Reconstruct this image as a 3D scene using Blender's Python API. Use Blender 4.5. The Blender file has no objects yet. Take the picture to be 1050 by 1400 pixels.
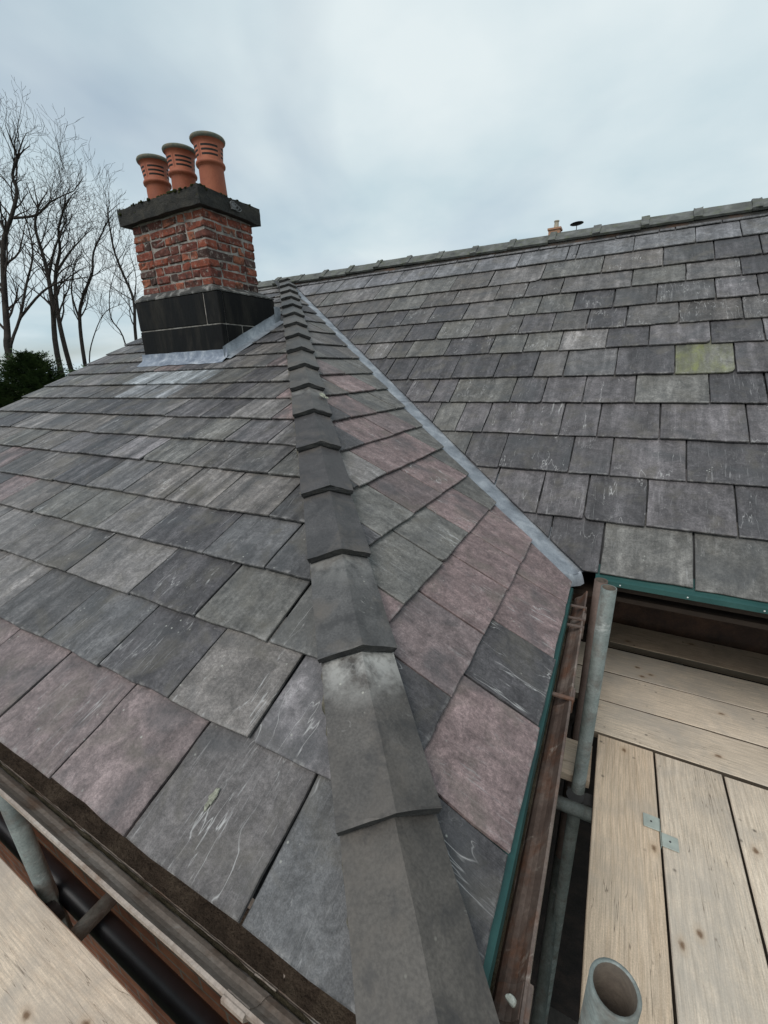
import bpy, bmesh, math, random
from mathutils import Vector, Matrix, noise

random.seed(7)
scene = bpy.context.scene
COL = scene.collection
R = math.radians

# ------------------------------------------------------------------ camera
cam_d = bpy.data.cameras.new('camera')
cam = bpy.data.objects.new('camera', cam_d)
COL.objects.link(cam)
cam_d.sensor_fit = 'HORIZONTAL'
cam_d.sensor_width = 36.0
cam_d.lens = 19.82
cam_d.clip_start = 0.02
cam_d.clip_end = 3000
_r = Vector((0.88280, 0.46878, -0.03011))
_u = Vector((-0.12279, 0.29216, 0.94845))
_b = Vector((0.45342, -0.83360, 0.31548))
cam.matrix_world = Matrix(((_r.x, _u.x, _b.x, 3.4282), (_r.y, _u.y, _b.y, -4.2253), (_r.z, _u.z, _b.z, -0.9873), (0, 0, 0, 1)))
scene.camera = cam

# ------------------------------------------------------------------ world: overcast sky over a nishita base
SUN_EL, SUN_AZ = R(55), R(188)          # azimuth measured clockwise from +y
world = bpy.data.worlds.new('World')
scene.world = world
world.use_nodes = True
wn, wl = world.node_tree.nodes, world.node_tree.links
wn.clear()
out = wn.new('ShaderNodeOutputWorld')
bg = wn.new('ShaderNodeBackground')
sky = wn.new('ShaderNodeTexSky')
sky.sky_type = 'NISHITA'
sky.sun_disc = False
sky.sun_elevation = SUN_EL
sky.sun_rotation = SUN_AZ
sky.air_density = 1.0
sky.dust_density = 2.0
tc = wn.new('ShaderNodeTexCoord')
sep = wn.new('ShaderNodeSeparateXYZ')
wl.new(tc.outputs['Generated'], sep.inputs[0])
zz = wn.new('ShaderNodeMath'); zz.operation = 'ABSOLUTE'
wl.new(sep.outputs['Z'], zz.inputs[0])
za = wn.new('ShaderNodeMath'); za.operation = 'ADD'; za.inputs[1].default_value = 0.22
wl.new(zz.outputs[0], za.inputs[0])
dv = wn.new('ShaderNodeVectorMath'); dv.operation = 'DIVIDE'
wl.new(tc.outputs['Generated'], dv.inputs[0])
cmb = wn.new('ShaderNodeCombineXYZ')
for k in range(3):
    wl.new(za.outputs[0], cmb.inputs[k])
wl.new(cmb.outputs[0], dv.inputs[1])
n1 = wn.new('ShaderNodeTexNoise'); n1.inputs['Scale'].default_value = 0.75; n1.inputs['Detail'].default_value = 5; n1.inputs['Roughness'].default_value = 0.48
n1.inputs['Distortion'].default_value = 0.4
n2 = wn.new('ShaderNodeTexNoise'); n2.inputs['Scale'].default_value = 1.3; n2.inputs['Detail'].default_value = 6; n2.inputs['Roughness'].default_value = 0.5
mp = wn.new('ShaderNodeMapping'); mp.inputs['Location'].default_value = (3.1, 1.7, 0.4)
wl.new(dv.outputs[0], mp.inputs[0])
wl.new(dv.outputs[0], n1.inputs['Vector'])
wl.new(mp.outputs[0], n2.inputs['Vector'])
r1 = wn.new('ShaderNodeValToRGB')       # cloud cover
r1.color_ramp.elements[0].position = 0.34; r1.color_ramp.elements[0].color = (0.45, 0.45, 0.45, 1)
r1.color_ramp.elements[1].position = 0.58; r1.color_ramp.elements[1].color = (1, 1, 1, 1)
wl.new(n1.outputs['Fac'], r1.inputs[0])
r2 = wn.new('ShaderNodeValToRGB')       # cloud tone
r2.color_ramp.elements[0].position = 0.29; r2.color_ramp.elements[0].color = (4.1, 5.35, 5.95, 1)
r2.color_ramp.elements[1].position = 0.72; r2.color_ramp.elements[1].color = (6.5, 7.2, 7.4, 1)
wl.new(n2.outputs['Fac'], r2.inputs[0])
mx = wn.new('ShaderNodeMix'); mx.data_type = 'RGBA'
wl.new(r1.outputs[0], mx.inputs['Factor'])
wl.new(sky.outputs[0], mx.inputs[6])
wl.new(r2.outputs[0], mx.inputs[7])
wl.new(mx.outputs[2], bg.inputs['Color'])
bg.inputs['Strength'].default_value = 0.1
wl.new(bg.outputs[0], out.inputs[0])

# ------------------------------------------------------------------ sun behind the cloud, exposure
sun_d = bpy.data.lights.new('sun', 'SUN')
sun_d.energy = 1.5
sun_d.angle = R(35)
sun_d.color = (1.0, 0.97, 0.93)
sun = bpy.data.objects.new('sun', sun_d)
COL.objects.link(sun)
_sd = Vector((math.sin(SUN_AZ) * math.cos(SUN_EL), math.cos(SUN_AZ) * math.cos(SUN_EL), math.sin(SUN_EL)))
sun.rotation_euler = _sd.to_track_quat('Z', 'Y').to_euler()
sun.location = _sd * 30
vs = scene.view_settings
vs.view_transform = 'Standard'
vs.look = 'None'
vs.exposure = 0.25
vs.gamma = 1.0
vs.use_curve_mapping = False

# ------------------------------------------------------------------ helpers
GROUND = -6.8
TL, TM, TR = 0.45349, 0.73356, 0.53578
aL, aM, aR = math.atan(TL), math.atan(TM), math.atan(TR)

def link(o, parent=None):
    COL.objects.link(o)
    if parent is not None:
        o.parent = parent
        o.matrix_parent_inverse = WM[parent.name].inverted() if parent.name in WM else Matrix()
    return o
WM = {}                                       # world matrices of parents that are not at the origin

def tag(o, label=None, cat=None, group=None, kind=None):
    if label: o['label'] = label
    if cat: o['category'] = cat
    if group: o['group'] = group
    if kind: o['kind'] = kind
    return o

def empty(name, loc):
    o = bpy.data.objects.new(name, None)
    o.location = loc
    o.empty_display_size = 0.2
    COL.objects.link(o)
    WM[o.name] = Matrix.Translation(Vector(loc))
    return o

def obj(name, bm, mat, parent=None, mw=None, smooth=False):
    me = bpy.data.meshes.new(name)
    bm.normal_update()
    bm.to_mesh(me)
    bm.free()
    for m in (mat if isinstance(mat, (list, tuple)) else [mat]):
        me.materials.append(m)
    if smooth:
        for p in me.polygons: p.use_smooth = True
    o = bpy.data.objects.new(name, me)
    link(o, parent)
    if mw is not None:
        o.matrix_basis = mw
        WM[o.name] = mw.copy()
    return o

def pyobj(name, verts, faces, mat, parent=None, mw=None, smooth=False):
    me = bpy.data.meshes.new(name)
    me.from_pydata([tuple(v) for v in verts], [], faces)
    me.materials.append(mat)
    if smooth:
        for p in me.polygons: p.use_smooth = True
    o = bpy.data.objects.new(name, me)
    link(o, parent)
    if mw is not None:
        o.matrix_basis = mw
        WM[o.name] = mw.copy()
    return o

def add_box(bm, x0, x1, y0, y1, z0, z1):
    v = [bm.verts.new(c) for c in ((x0,y0,z0),(x1,y0,z0),(x1,y1,z0),(x0,y1,z0),(x0,y0,z1),(x1,y0,z1),(x1,y1,z1),(x0,y1,z1))]
    for f in ((0,3,2,1),(4,5,6,7),(0,1,5,4),(1,2,6,5),(2,3,7,6),(3,0,4,7)):
        bm.faces.new([v[i] for i in f])
    return v

def box(name, x0, x1, y0, y1, z0, z1, mat, parent=None, bevel=0.0, mw=None):
    bm = bmesh.new()
    add_box(bm, x0, x1, y0, y1, z0, z1)
    if bevel:
        bmesh.ops.bevel(bm, geom=bm.edges[:], offset=bevel, segments=2, affect='EDGES', profile=0.6)
    return obj(name, bm, mat, parent, mw)

def frame(o, x, y, z):
    return Matrix(((x.x, y.x, z.x, o.x), (x.y, y.y, z.y, o.y), (x.z, y.z, z.z, o.z), (0, 0, 0, 1)))

def sweep(bm, sect, ts, close=False, ends=True, jit=None):
    """sect(t) -> list of Vectors for every t; joins successive sections with quads."""
    rows = [[bm.verts.new(p) for p in sect(t)] for t in ts]
    n = len(rows[0])
    for a, b in zip(rows, rows[1:]):
        for i in range(n if close else n - 1):
            j = (i + 1) % n
            bm.faces.new((a[i], a[j], b[j], b[i]))
    if close and ends:
        bm.faces.new(rows[0][::-1]); bm.faces.new(rows[-1])
    return rows

def add_tube(bm, a, b, r0, r1=None, n=10, cap=True):
    a, b = Vector(a), Vector(b)
    r1 = r0 if r1 is None else r1
    d = (b - a).normalized()
    x = d.orthogonal().normalized(); y = d.cross(x)
    ra = [bm.verts.new(a + (x * math.cos(2*math.pi*i/n) + y * math.sin(2*math.pi*i/n)) * r0) for i in range(n)]
    rb = [bm.verts.new(b + (x * math.cos(2*math.pi*i/n) + y * math.sin(2*math.pi*i/n)) * r1) for i in range(n)]
    for i in range(n):
        j = (i + 1) % n
        bm.faces.new((ra[i], ra[j], rb[j], rb[i]))
    if cap:
        bm.faces.new(ra[::-1]); bm.faces.new(rb)

def add_hollow(bm, a, b, r, wall=0.004, n=28):
    """scaffold tube: open at both ends"""
    a, b = Vector(a), Vector(b)
    d = (b - a).normalized()
    x = d.orthogonal().normalized(); y = d.cross(x)
    def ring(c, q): return [bm.verts.new(c + (x * math.cos(2*math.pi*i/n) + y * math.sin(2*math.pi*i/n)) * q) for i in range(n)]
    rs = [ring(a, r - wall), ring(a, r), ring(b, r), ring(b, r - wall)]
    rs.append(rs[0])
    for m_, (p, q) in enumerate(zip(rs, rs[1:])):
        for i in range(n):
            j = (i + 1) % n
            bm.faces.new((p[i], p[j], q[j], q[i])).material_index = 1 if m_ == 3 else 0

# ------------------------------------------------------------------ materials
def new_mat(name):
    m = bpy.data.materials.new(name)
    m.use_nodes = True
    nt = m.node_tree
    b = nt.nodes['Principled BSDF']
    return m, nt, b

class NB:
    """small node builder"""
    def __init__(s, nt): s.nt = nt; s.N = nt.nodes; s.L = nt.links
    def put(s, sock, v):
        if isinstance(v, bpy.types.NodeSocket): s.L.new(v, sock)
        else:
            if hasattr(sock, 'default_value'):
                try: sock.default_value = v
                except Exception: sock.default_value = (*v, 1)
    def coord(s, which='Object', scale=(1,1,1), rand=True, rot=(0,0,0)):
        t = s.N.new('ShaderNodeTexCoord')
        v = t.outputs[which]
        m = s.N.new('ShaderNodeMapping')
        m.inputs['Scale'].default_value = scale
        m.inputs['Rotation'].default_value = rot
        s.L.new(v, m.inputs[0])
        v = m.outputs[0]
        if rand:
            oi = s.N.new('ShaderNodeObjectInfo')
            mu = s.N.new('ShaderNodeMath'); mu.operation = 'MULTIPLY'; mu.inputs[1].default_value = 57.0
            s.L.new(oi.outputs['Random'], mu.inputs[0])
            ad = s.N.new('ShaderNodeVectorMath'); ad.operation = 'ADD'
            s.L.new(v, ad.inputs[0]); s.L.new(mu.outputs[0], ad.inputs[1])
            v = ad.outputs[0]
        return v
    def noise(s, vec, scale=5, detail=4, rough=0.55, dist=0.0):
        n = s.N.new('ShaderNodeTexNoise')
        n.inputs['Scale'].default_value = scale; n.inputs['Detail'].default_value = detail
        n.inputs['Roughness'].default_value = rough; n.inputs['Distortion'].default_value = dist
        s.L.new(vec, n.inputs['Vector'])
        return n.outputs['Fac']
    def voro(s, vec, scale=5, feature='F1', rnd=1.0):
        n = s.N.new('ShaderNodeTexVoronoi'); n.feature = feature
        n.inputs['Scale'].default_value = scale
        n.inputs['Randomness'].default_value = rnd
        s.L.new(vec, n.inputs['Vector'])
        return n.outputs['Distance']
    def ramp(s, fac, *stops):
        n = s.N.new('ShaderNodeValToRGB')
        e = n.color_ramp.elements
        while len(e) < len(stops): e.new(0.5)
        for k, (p, c) in enumerate(stops):
            e[k].position = p
            e[k].color = (c, c, c, 1) if isinstance(c, (int, float)) else (*c, 1)
        s.L.new(fac, n.inputs[0])
        return n.outputs[0]
    def mix(s, fac, a, b, mode='MIX'):
        n = s.N.new('ShaderNodeMix'); n.data_type = 'RGBA'; n.blend_type = mode
        n.clamp_factor = True
        s.put(n.inputs['Factor'], fac)
        for k, v in ((6, a), (7, b)):
            if isinstance(v, bpy.types.NodeSocket): s.L.new(v, n.inputs[k])
            else: n.inputs[k].default_value = (*v, 1) if isinstance(v, (tuple, list)) else (v, v, v, 1)
        return n.outputs[2]
    def math(s, op, a, b=0.0, c=0.0):
        n = s.N.new('ShaderNodeMath'); n.operation = op
        for k, v in enumerate((a, b, c)): s.put(n.inputs[k], v)
        return n.outputs[0]
    def bump(s, h, strength=0.3, dist=0.01, prev=None):
        n = s.N.new('ShaderNodeBump')
        n.inputs['Strength'].default_value = strength; n.inputs['Distance'].default_value = dist
        s.L.new(h, n.inputs['Height'])
        if prev is not None: s.L.new(prev, n.inputs['Normal'])
        return n.outputs[0]

def mat_slate(name, lichen=False):
    m, nt, b = new_mat(name); q = NB(nt)
    oi = nt.nodes.new('ShaderNodeObjectInfo')
    base = oi.outputs['Color']
    v = q.coord('Object', (1, 1, 1))
    vs_ = q.coord('Object', (1.0, 0.13, 1.0), rot=(0, 0, R(4)))
    vt_ = q.coord('Object', (1.0, 0.16, 1.0), rot=(0, 0, R(-7)))
    streak = q.noise(vs_, 26, 5, 0.6, 0.3)
    broad = q.noise(vs_, 9, 3, 0.5, 0.4)
    blot = q.noise(v, 7, 5, 0.6, 0.6)
    fine = q.noise(v, 120, 4, 0.65)
    am = oi.outputs['Alpha']
    c = q.mix(am, base, q.mix(1.0, base, q.ramp(streak, (0.33, 0.46), (0.5, 0.93), (0.67, 1.65)), 'MULTIPLY'))
    c = q.mix(am, c, q.mix(1.0, c, q.ramp(broad, (0.37, 0.54), (0.50, 0.92), (0.64, 1.42)), 'MULTIPLY'))
    c = q.mix(1.0, c, q.ramp(fine, (0.34, 0.76), (0.66, 1.26)), 'MULTIPLY')
    c = q.mix(1.0, c, q.ramp(q.noise(v, 420, 2, 0.6), (0.36, 0.82), (0.64, 1.20)), 'MULTIPLY')
    c = q.mix(1.0, c, q.ramp(q.noise(v, 17, 6, 0.68, 1.1), (0.34, 0.66), (0.5, 0.97), (0.66, 1.36)), 'MULTIPLY')
    # olive-brown weathering and cool dark blotches
    c = q.mix(q.ramp(blot, (0.52, 0.0), (0.66, 0.42)), c, (0.125, 0.113, 0.092))
    c = q.mix(q.ramp(q.noise(v, 4.2, 3, 0.55, 0.8), (0.52, 0.0), (0.66, 0.5)), c, (0.055, 0.057, 0.060))
    # pale riven scratches that run with the grain
    scr = q.noise(q.coord('Object', (1.0, 0.075, 1.0), rot=(0, 0, R(6))), 120, 5, 0.7, 0.9)
    area = q.ramp(q.noise(v, 5.0, 3, 0.5), (0.42, 0.0), (0.62, 1.0))
    area = q.math('MULTIPLY', area, q.ramp(q.math('FRACT', q.math('MULTIPLY', oi.outputs['Random'], 29.3)), (0.2, 0.15), (0.8, 1.0)))
    sm = q.math('MULTIPLY', q.ramp(scr, (0.58, 0.0), (0.68, 0.6)), area)
    c = q.mix(sm, c, (0.36, 0.35, 0.345))
    ct = q.noise(vt_, 11, 4, 0.6, 0.35)
    line = q.math('ABSOLUTE', q.math('SUBTRACT', ct, 0.5))
    lm = q.math('MULTIPLY', q.ramp(line, (0.0, 0.95), (0.0055, 0.0)), q.ramp(q.noise(v, 9, 3, 0.5), (0.46, 0.0), (0.58, 1.0)))
    lm = q.math('MULTIPLY', lm, q.ramp(q.math('FRACT', q.math('MULTIPLY', oi.outputs['Random'], 13.7)), (0.35, 0.05), (0.85, 1.0)))
    c = q.mix(lm, c, (0.40, 0.39, 0.38))
    stp = q.math('FRACT', q.math('MULTIPLY', q.noise(q.coord('Object', (1.0, 0.55, 1.0)), 5.5, 5, 0.62, 0.7), 7.0))
    lip = q.math('MULTIPLY', q.ramp(stp, (0.0, 0.6), (0.035, 0.0)), q.ramp(q.noise(v, 13, 3, 0.6), (0.54, 0.0), (0.64, 0.9)))
    c = q.mix(lip, c, (0.30, 0.29, 0.28))
    # small lichen dots
    dots = q.math('MULTIPLY', q.ramp(q.voro(v, 46), (0.07, 1.0), (0.15, 0.0)), q.ramp(q.noise(v, 11, 2, 0.5), (0.58, 0.0), (0.68, 0.8)))
    c = q.mix(dots, c, (0.38, 0.38, 0.34))
    if lichen:
        lich = q.ramp(q.noise(q.coord('Object', (1, .35, 1)), 13, 5, 0.7), (0.40, 0.05), (0.56, 0.30), (0.70, 0.8))
        c = q.mix(lich, c, (0.21, 0.225, 0.065))
    # chipped paler arris along the tail
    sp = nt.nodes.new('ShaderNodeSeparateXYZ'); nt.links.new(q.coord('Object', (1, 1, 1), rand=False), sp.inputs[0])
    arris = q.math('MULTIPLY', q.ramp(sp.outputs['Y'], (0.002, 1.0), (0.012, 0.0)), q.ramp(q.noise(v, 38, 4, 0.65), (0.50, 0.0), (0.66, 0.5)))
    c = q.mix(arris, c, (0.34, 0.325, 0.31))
    q.put(b.inputs['Base Color'], c)
    q.put(b.inputs['Roughness'], q.ramp(blot, (0.3, 0.50), (0.7, 0.72)))
    b.inputs['Specular IOR Level'].default_value = 0.42
    riv = q.noise(vs_, 48, 6, 0.7, 0.5)
    n = q.bump(riv, 0.8, 0.005)
    n = q.bump(q.noise(v, 16, 4, 0.6, 0.5), 0.5, 0.006, n)
    n = q.bump(line, 0.25, 0.003, n)
    n = q.bump(stp, 0.22, 0.003, n)
    q.put(b.inputs['Normal'], n)
    return m

def mat_generic(name, cols, scale=8, rough=(0.6, 0.85), bump=0.4, bdist=0.004, metallic=0.0, spec=0.4, stretch=(1, 1, 1), which='Object', rand=True, fine=0.2):
    m, nt, b = new_mat(name); q = NB(nt)
    v = q.coord(which, stretch, rand)
    n = q.noise(v, scale, 6, 0.6, 0.4)
    stops = [(0.28 + 0.44 * k / max(1, len(cols) - 1), c) for k, c in enumerate(cols)]
    c = q.ramp(n, *stops)
    c = q.mix(1.0, c, q.ramp(q.noise(v, scale * 14, 4, 0.65), (0.25, 1 - fine), (0.75, 1 + fine)), 'MULTIPLY')
    q.put(b.inputs['Base Color'], c)
    q.put(b.inputs['Roughness'], q.ramp(n, (0.3, rough[0]), (0.7, rough[1])))
    b.inputs['Metallic'].default_value = metallic
    b.inputs['Specular IOR Level'].default_value = spec
    h = q.noise(v, scale * 6, 6, 0.65)
    q.put(b.inputs['Normal'], q.bump(h, bump, bdist))
    return m

def mat_hiptile():
    m, nt, b = new_mat('weathered_blue_black_tile'); q = NB(nt)
    oi = nt.nodes.new('ShaderNodeObjectInfo')
    v = q.coord('Object'); vs_ = q.coord('Object', (1, 1, 0.3))
    n = q.noise(v, 9, 6, 0.6, 0.5)
    c = q.mix(1.0, oi.outputs['Color'], q.ramp(n, (0.28, 0.62), (0.72, 1.4)), 'MULTIPLY')
    c = q.mix(1.0, c, q.ramp(q.noise(v, 190, 3, 0.6), (0.34, 0.80), (0.66, 1.20)), 'MULTIPLY')
    c = q.mix(q.ramp(q.noise(v, 6, 5, 0.65, 0.6), (0.5, 0.0), (0.68, 0.7)), c, (0.118, 0.100, 0.084))
    c = q.mix(q.ramp(q.noise(v, 13, 5, 0.65, 0.6), (0.54, 0.0), (0.66, 0.6)), c, (0.030, 0.029, 0.029))
    scr = q.math('MULTIPLY', q.ramp(q.noise(vs_, 60, 4, 0.7, 0.6), (0.62, 0.0), (0.74, 0.6)), q.ramp(q.noise(v, 4, 3, 0.5), (0.52, 0.0), (0.62, 1.0)))
    c = q.mix(scr, c, (0.34, 0.33, 0.31))
    dots = q.math('MULTIPLY', q.ramp(q.voro(v, 34), (0.05, 1.0), (0.11, 0.0)), q.ramp(q.noise(v, 9, 2, 0.5), (0.56, 0.0), (0.64, 0.8)))
    c = q.mix(dots, c, (0.40, 0.39, 0.33))
    # lime run out of the joint above
    sp = nt.nodes.new('ShaderNodeSeparateXYZ'); nt.links.new(q.coord('Object', (1, 1, 1), rand=False), sp.inputs[0])
    dist = nt.nodes.new('ShaderNodeVectorMath'); dist.operation = 'LENGTH'; nt.links.new(q.coord('Object', (1, 1, 1), rand=False), dist.inputs[0])
    wash = q.math('MULTIPLY', q.ramp(dist.outputs['Value'], (0.06, 1.0), (0.17, 0.0)), q.ramp(q.noise(v, 17, 5, 0.65), (0.40, 0.0), (0.60, 1.0)))
    wash = q.math('MULTIPLY', wash, q.math('SUBTRACT', 1.0, oi.outputs['Alpha']))
    c = q.mix(wash, c, (0.40, 0.39, 0.365))
    q.put(b.inputs['Base Color'], c)
    q.put(b.inputs['Roughness'], q.ramp(n, (0.3, 0.46), (0.7, 0.7)))
    b.inputs['Specular IOR Level'].default_value = 0.4
    nn = q.bump(q.noise(v, 190, 3, 0.7), 0.22, 0.001)
    q.put(b.inputs['Normal'], q.bump(q.noise(v, 14, 5, 0.6), 0.4, 0.004, nn))
    return m

def mat_ridgetile():
    m, nt, b = new_mat('mossy_grey_ridge_tile'); q = NB(nt)
    v = q.coord('Object')
    n = q.noise(v, 12, 6, 0.62, 0.4)
    c = q.ramp(n, (0.28, (0.045, 0.046, 0.042)), (0.5, (0.098, 0.100, 0.092)), (0.72, (0.165, 0.166, 0.155)))
    c = q.mix(q.ramp(q.noise(v, 22, 4, 0.6), (0.5, 0.0), (0.7, 0.6)), c, (0.10, 0.115, 0.06))
    q.put(b.inputs['Base Color'], c)
    b.inputs['Roughness'].default_value = 0.85
    q.put(b.inputs['Normal'], q.bump(q.noise(v, 70, 5, 0.65), 0.5, 0.004))
    return m

def mat_wood(name, pale, dark, dirt):
    m, nt, b = new_mat(name); q = NB(nt)
    v = q.coord('Object', (1, 1, 1))
    # growth rings: the saw cuts nearly along the tree, so the distance to a slowly wandering core gives long arches
    warp = q.noise(q.coord('Object', (0.45, 2.2, 2.2)), 1.6, 2, 0.4)
    sepn = nt.nodes.new('ShaderNodeSeparateXYZ'); nt.links.new(q.coord('Object', (1, 1, 1), rand=False), sepn.inputs[0])
    oi = nt.nodes.new('ShaderNodeObjectInfo')
    yy = q.math('ADD', sepn.outputs['Y'], q.math('MULTIPLY', q.math('SUBTRACT', oi.outputs['Random'], 0.5), 0.12))
    yc = q.math('ADD', yy, q.math('MULTIPLY', q.math('SUBTRACT', warp, 0.5), 0.20))
    rings = q.math('ADD', q.math('MULTIPLY', q.math('ABSOLUTE', yc), 52.0), q.math('MULTIPLY', q.noise(q.coord('Object', (0.22, 1.5, 1.5)), 2.2, 2, 0.4), 9.0))
    fr = q.math('FRACT', rings)
    ringc = q.ramp(fr, (0.0, 0.0), (0.55, 0.12), (0.88, 1.0), (0.97, 0.15))
    c = q.mix(q.math('MULTIPLY', ringc, 0.33), pale, dark)
    fibre = q.noise(q.coord('Object', (0.05, 1, 1)), 240, 4, 0.65)
    c = q.mix(1.0, c, q.ramp(fibre, (0.34, 0.78), (0.66, 1.17)), 'MULTIPLY')
    c = q.mix(1.0, c, q.ramp(q.noise(v, 300, 3, 0.6), (0.34, 0.88), (0.66, 1.1)), 'MULTIPLY')
    c = q.mix(1.0, c, q.ramp(q.noise(q.coord('Object', (0.5, 1, 1)), 3.5, 4, 0.6), (0.3, 0.82), (0.7, 1.12)), 'MULTIPLY')
    # knots
    kv = q.coord('Object', (0.62, 1.0, 0.0))
    kd = q.voro(kv, 4.2)
    nt.nodes[-1].voronoi_dimensions = '2D'
    kd = q.math('ADD', kd, q.math('MULTIPLY', q.math('SUBTRACT', q.noise(v, 60, 3, 0.6), 0.5), 0.05))
    knot = q.ramp(kd, (0.012, 1.0), (0.040, 0.0))
    halo = q.ramp(kd, (0.03, 0.55), (0.09, 0.0))
    # footprints of grey dirt, dark marks
    c = q.mix(q.ramp(q.noise(v, 3.2, 5, 0.62, 0.5), (0.46, 0.0), (0.68, 0.75)), c, dirt)
    c = q.mix(halo, c, dark)
    c = q.mix(q.math('MULTIPLY', knot, 0.85), c, (0.15, 0.085, 0.045))
    mk = q.math('MULTIPLY', q.ramp(q.voro(v, 21), (0.06, 1.0), (0.16, 0.0)), q.ramp(q.noise(v, 7, 3, 0.6), (0.52, 0.0), (0.60, 0.8)))
    c = q.mix(mk, c, (0.10, 0.085, 0.07))
    # fine drying checks along the grain
    ck = q.noise(q.coord('Object', (0.035, 1, 1)), 60, 2, 0.5)
    ckm = q.ramp(q.math('ABSOLUTE', q.math('SUBTRACT', ck, 0.5)), (0.0, 0.8), (0.008, 0.0))
    ckm = q.math('MULTIPLY', ckm, q.ramp(q.noise(v, 3, 2, 0.5), (0.5, 0.0), (0.6, 1.0)))
    c = q.mix(ckm, c, (0.13, 0.10, 0.075))
    q.put(b.inputs['Base Color'], c)
    b.inputs['Roughness'].default_value = 0.78
    b.inputs['Specular IOR Level'].default_value = 0.25
    n = q.bump(fibre, 0.25, 0.0015)
    q.put(b.inputs['Normal'], q.bump(ringc, 0.12, 0.001, n))
    return m

def mat_iron(name, cols, rust=(0.12, 0.05, 0.025), wear=(0.34, 0.30, 0.26)):
    m, nt, b = new_mat(name); q = NB(nt)
    v = q.coord('Object'); vl = q.coord('Object', (0.25, 1, 1))
    n = q.noise(vl, 10, 6, 0.62, 0.5)
    c = q.ramp(n, (0.3, cols[0]), (0.52, cols[1]), (0.72, cols[2]))
    c = q.mix(q.ramp(q.noise(v, 14, 5, 0.65), (0.5, 0.0), (0.66, 0.8)), c, rust)
    c = q.mix(q.ramp(q.noise(v, 9, 6, 0.7, 0.8), (0.58, 0.0), (0.66, 0.7)), c, wear)
    c = q.mix(1.0, c, q.ramp(q.noise(v, 130, 4, 0.7), (0.25, 0.7), (0.75, 1.3)), 'MULTIPLY')
    q.put(b.inputs['Base Color'], c)
    q.put(b.inputs['Roughness'], q.ramp(n, (0.3, 0.45), (0.7, 0.75)))
    q.put(b.inputs['Normal'], q.bump(q.noise(v, 60, 5, 0.7), 0.4, 0.002))
    return m

def mat_brick():
    m, nt, b = new_mat('weathered_red_brick'); q = NB(nt)
    oi = nt.nodes.new('ShaderNodeObjectInfo')
    v = q.coord('Object')
    c = q.mix(1.0, oi.outputs['Color'], q.ramp(q.noise(v, 22, 6, 0.65, 0.5), (0.28, 0.55), (0.72, 1.35)), 'MULTIPLY')
    c = q.mix(q.ramp(q.noise(v, 16, 5, 0.65), (0.50, 0.0), (0.64, 0.8)), c, (0.045, 0.032, 0.028))
    c = q.mix(q.ramp(q.noise(v, 34, 5, 0.7), (0.55, 0.0), (0.66, 0.65)), c, (0.36, 0.31, 0.265))
    q.put(b.inputs['Base Color'], c)
    b.inputs['Roughness'].default_value = 0.9
    b.inputs['Specular IOR Level'].default_value = 0.2
    q.put(b.inputs['Normal'], q.bump(q.noise(v, 60, 6, 0.7), 0.7, 0.006))
    return m

def mat_wallbrick():
    m, nt, b = new_mat('brick_wall_in_shade'); q = NB(nt)
    t = nt.nodes.new('ShaderNodeTexCoord')
    sp = nt.nodes.new('ShaderNodeSeparateXYZ'); nt.links.new(t.outputs['Object'], sp.inputs[0])
    cb = nt.nodes.new('ShaderNodeCombineXYZ')
    nt.links.new(q.math('ADD', sp.outputs['X'], sp.outputs['Y']), cb.inputs[0]); nt.links.new(sp.outputs['Z'], cb.inputs[1])
    br = nt.nodes.new('ShaderNodeTexBrick')
    br.inputs['Scale'].default_value = 1.0
    br.inputs['Brick Width'].default_value = 0.225; br.inputs['Row Height'].default_value = 0.075; br.inputs['Mortar Size'].default_value = 0.006
    br.inputs['Color1'].default_value = (0.30, 0.10, 0.05, 1); br.inputs['Color2'].default_value = (0.40, 0.15, 0.075, 1); br.inputs['Mortar'].default_value = (0.26, 0.22, 0.18, 1)
    nt.links.new(cb.outputs[0], br.inputs['Vector'])
    v = q.coord('Object')
    c = q.mix(1.0, br.outputs['Color'], q.ramp(q.noise(v, 9, 6, 0.65), (0.3, 0.5), (0.7, 1.3)), 'MULTIPLY')
    q.put(b.inputs['Base Color'], c)
    b.inputs['Roughness'].default_value = 0.9
    h = q.math('SUBTRACT', q.noise(v, 40, 5, 0.65), br.outputs['Fac'])
    q.put(b.inputs['Normal'], q.bump(h, 0.6, 0.006))
    return m

def mat_flat(name, col, rough=0.6, spec=0.3):
    m, nt, b = new_mat(name); q = NB(nt)
    v = q.coord('Object')
    c = q.ramp(q.noise(v, 20, 4, 0.6), (0.3, tuple(x * 0.8 for x in col)), (0.7, tuple(min(1, x * 1.2) for x in col)))
    q.put(b.inputs['Base Color'], c)
    b.inputs['Roughness'].default_value = rough
    b.inputs['Specular IOR Level'].default_value = spec
    return m

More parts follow.
